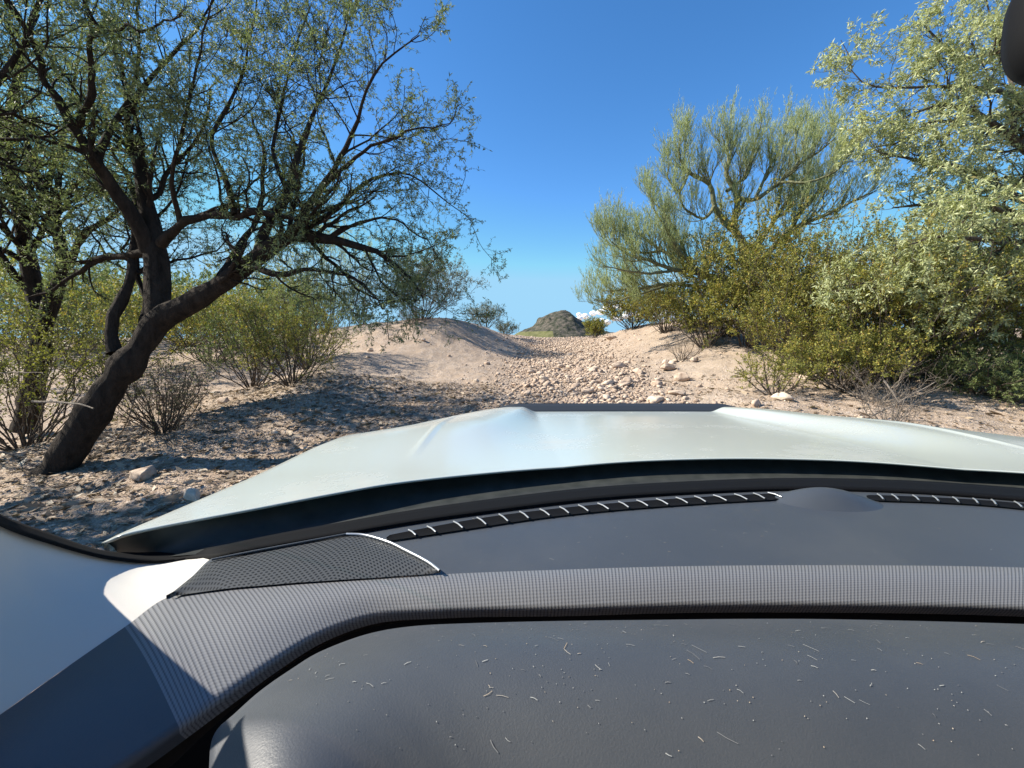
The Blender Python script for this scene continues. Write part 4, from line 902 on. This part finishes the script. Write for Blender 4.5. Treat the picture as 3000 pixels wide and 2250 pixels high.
    # ---------------- instrument hood
    Cc = [((600, 2560), (1250, 2800)), ((606, 2380), (1250, 2740)), ((612, 2260), (1250, 2690)), ((618, 2178), (1255, 2650)), ((640, 2132), (1260, 2620)), ((682, 2095), (1270, 2600)), ((762, 2024), (1290, 2580)), ((852, 1961), (1320, 2570)), ((942, 1907), (1350, 2560)), ((1078, 1857), (1400, 2560)), ((1214, 1834), (1460, 2560)), ((1400, 1825), (1560, 2560)), ((1650, 1819), (1720, 2580)), ((1900, 1816), (1910, 2600)), ((2200, 1813), (2180, 2620)), ((2497, 1815), (2460, 2640)), ((3000, 1828), (2950, 2640)), ((3500, 1850), (3400, 2640))]
    Cp = spline([pz(*a, -.305) for a, _ in Cc], 260); Ip = spline([pz(*b, -.335) for _, b in Cc], 260)
    body = between(Cp, Ip, 30, .030)
    inn = norm((Ip - Cp)); body = [Cp + np.array([0, 0, -.05]) - inn * .001, Cp + np.array([0, 0, -.012]) - inn * .0015, Cp + np.array([0, 0, -.004])] + [b + np.array([0, 0, 0]) for b in body[0:1]] + body[1:]
    body = [np.vstack([b, b[-1] + np.array([.10, 0, 0]), b[-1] + np.array([.20, -.004, -.004]), b[-1] + np.array([.235, -.01, -.03]), b[-1] + np.array([.245, -.015, -.20])]) for b in body]
    loft("instrument_hood", body, M['dash'], car)
    # slot between pad and hood: brown inner trim
    Bs = spline([pz(b[0], b[1], -.36) for _, b in AB[1:]], 200) + np.array([0, .012, -.010]); Cs = spline([pz(*a, -.312) for a, _ in Cc[1:]], 200)
    t0 = spline([pz(60, 2460, -.40), *[pz(b[0], b[1] + 4, -.385) for _, b in AB[2:]]], 200); t1 = spline([pz(120, 2560, -.39), pz(260, 2420, -.39), pz(480, 2262, -.388), pz(585, 2165, -.387), pz(690, 2072, -.386), pz(812, 1975, -.384), pz(960, 1884, -.383), pz(1115, 1832, -.382), pz(1330, 1808, -.382), *[pz(b[0], b[1] + 26, -.382) for _, b in AB[10:]]], 200)
    t0 = more(t0, (.80, .35), (1.26, .31)); t1 = more(t1, (.80, .335), (1.26, .295))
    loft("slot_trim", between(t0, t1, 4), M['slot'], car)
    lw = t1 + np.array([0, -.004, -.06]); flo = spline([pz(300, 2700, -.46), pz(500, 2500, -.46), pz(640, 2300, -.46), pz(900, 2050, -.46), pz(1300, 1930, -.46), pz(2000, 1900, -.46), pz(3000, 1910, -.46), pz(3700, 1930, -.46)], 200)
    flo = more(flo, (.85, .28), (1.26, .24))
    loft("slot_base", [t1, lw, flo], M['frit'], car)
    # passenger side: fascia under the dash, floor, far door and far pillar
    fa = more(B[kcut + 20:], (1.27, .31)) + np.array([0, .03, -.035])
    loft("dash_fascia", [fa, fa + np.array([0, -.03, -.16]), fa + np.array([0, .02, -.42])], M['dash'], dash)
    fx = np.linspace(-.55, 1.38, 12); fl = np.stack([fx, np.full(12, .55), np.full(12, EYE - .72)], -1)
    loft("floor_carpet", [fl + np.array([0, 0, .25]), fl, fl + np.array([0, -.4, -.10]), fl + np.array([0, -1.9, -.10])], M['frit'], car)
    rc = B[B[:, 0] > .66]; loft("dash_lip", [rc + np.array([0, .003, -.011]), rc + np.array([0, .03, -.036])], M['dash'], dash)
    mx = lambda P: P * np.array([-1, 1, 1]) + np.array([.87, 0, 0])
    loft("pillar_trim", [mx(r) for r in prow], M['pillar'], car)
    loft("pillar_upper", [mx(p) for p in (pp + np.array([.0, .012, 0]), pp, pp + np.array([-.05, -.06, 0]), pp + np.array([-.07, -.10, -.02]))], M['pillar'], car)
    loft("door_panel", [mx(d) for d in (dr, dr + np.array([-.06, 0, 0.01]), dr + np.array([-.08, 0, -.5]))], M['dash'], car)
    # rear-view mirror
    mc = pd(3240, 38, .55); u = np.linspace(0, 2 * math.pi, 48, endpoint=False); rows = []
    for yy, sc in ((-.010, .90), (-.012, .97), (-.006, 1.0), (.012, .97), (.026, .82), (.034, .5), (.036, .05)):
        ex = np.sign(np.cos(u)) * np.abs(np.cos(u)) ** .55; ez = np.sign(np.sin(u)) * np.abs(np.sin(u)) ** .7
        rows.append(np.stack([mc[0] + ex * .066 * sc + .0, np.full_like(u, mc[1]) + yy, mc[2] + ez * .052 * sc], -1))
    Ag = np.stack(rows); m, nn, _ = Ag.shape; ix = np.arange(m * nn).reshape(m, nn)
    mir = mesh_obj("rear_view_mirror", Ag, np.stack([ix[:-1], np.roll(ix, -1, 1)[:-1], np.roll(ix, -1, 1)[1:], ix[1:]], -1).reshape(-1, 4), M['black'], car, smooth=True)
    mesh_obj("mirror_glass", np.concatenate([Ag[0], Ag[0].mean(0)[None] + np.array([0, .0005, 0])]), np.array([[i, (i + 1) % 48, 48] for i in range(48)]), M['mirror'], mir)
    tube_obj("mirror_stalk", [mc + np.array([0, .03, .0]), mc + np.array([.01, .06, .04]), mc + np.array([.01, .075, .09])], .011, M['black'], mir, 8)
    return rows, up_rows, body
R_, UPR, BODY = cabin()

def dust():
    """lint and specks lying on the dashboard"""
    fr = []
    for rows, cnt, lo in ((UPR[1:], 190, .1), ([b[:-4] for b in BODY[5:26]], 430, .0)):
        A = np.stack(rows); m, n, _ = A.shape
        i = rng.uniform(0, m - 1.01, cnt); j = (lo + (1 - lo) * rng.random(cnt)) * (n - 1.01) if lo else rng.uniform(n * .12, n - 8, cnt)
        i0, j0 = i.astype(int), j.astype(int); wi, wj = (i - i0)[:, None], (j - j0)[:, None]
        p = A[i0, j0] * (1 - wi) * (1 - wj) + A[i0 + 1, j0] * wi * (1 - wj) + A[i0, j0 + 1] * (1 - wi) * wj + A[i0 + 1, j0 + 1] * wi * wj
        e1 = norm(A[i0, j0 + 1] - A[i0, j0]); e2 = norm(A[i0 + 1, j0] - A[i0, j0]); nn = norm(np.cross(e1, e2)); nn *= np.sign(nn[:, 2:3])
        fr.append((p, e1, norm(np.cross(nn, e1)), nn))
    P, E1, E2, Nn = [np.concatenate(x) for x in zip(*fr)]; n = len(P)
    dist = np.linalg.norm(P - E, axis=1)[:, None]
    a = rng.normal(-.5, .5, n)[:, None]; d = E1 * np.cos(a) + E2 * np.sin(a); s = -E1 * np.sin(a) + E2 * np.cos(a)
    lint = rng.random((n, 1)) < .30
    l = np.where(lint, np.exp(rng.normal(-6.5, .5, (n, 1))), .00022 * (.6 + .9 * rng.random((n, 1)))); w = np.where(lint, (.00016 + 0 * l), .00021) * (.6 + .8 * rng.random((n, 1)))
    b = s * l * rng.normal(size=(n, 1)) * .12; up = Nn * .0005
    V = np.stack([P - d * l - s * w + up, P - d * l + s * w + up, P + s * w + b + up * 1.5, P - s * w + b + up * 1.5, P + d * l - s * w + up, P + d * l + s * w + up], 1).reshape(-1, 3)
    k = np.arange(n)[:, None] * 6; Q = np.concatenate([k + np.array([[0, 1, 2, 3]]), k + np.array([[3, 2, 5, 4]])])
    tag(mesh_obj("dust", V, Q, M['fleck'], tint=np.repeat(rng.random(n), 6)), "pale lint and dust specks lying on the dashboard and instrument hood", "dust", kind="stuff")
dust()
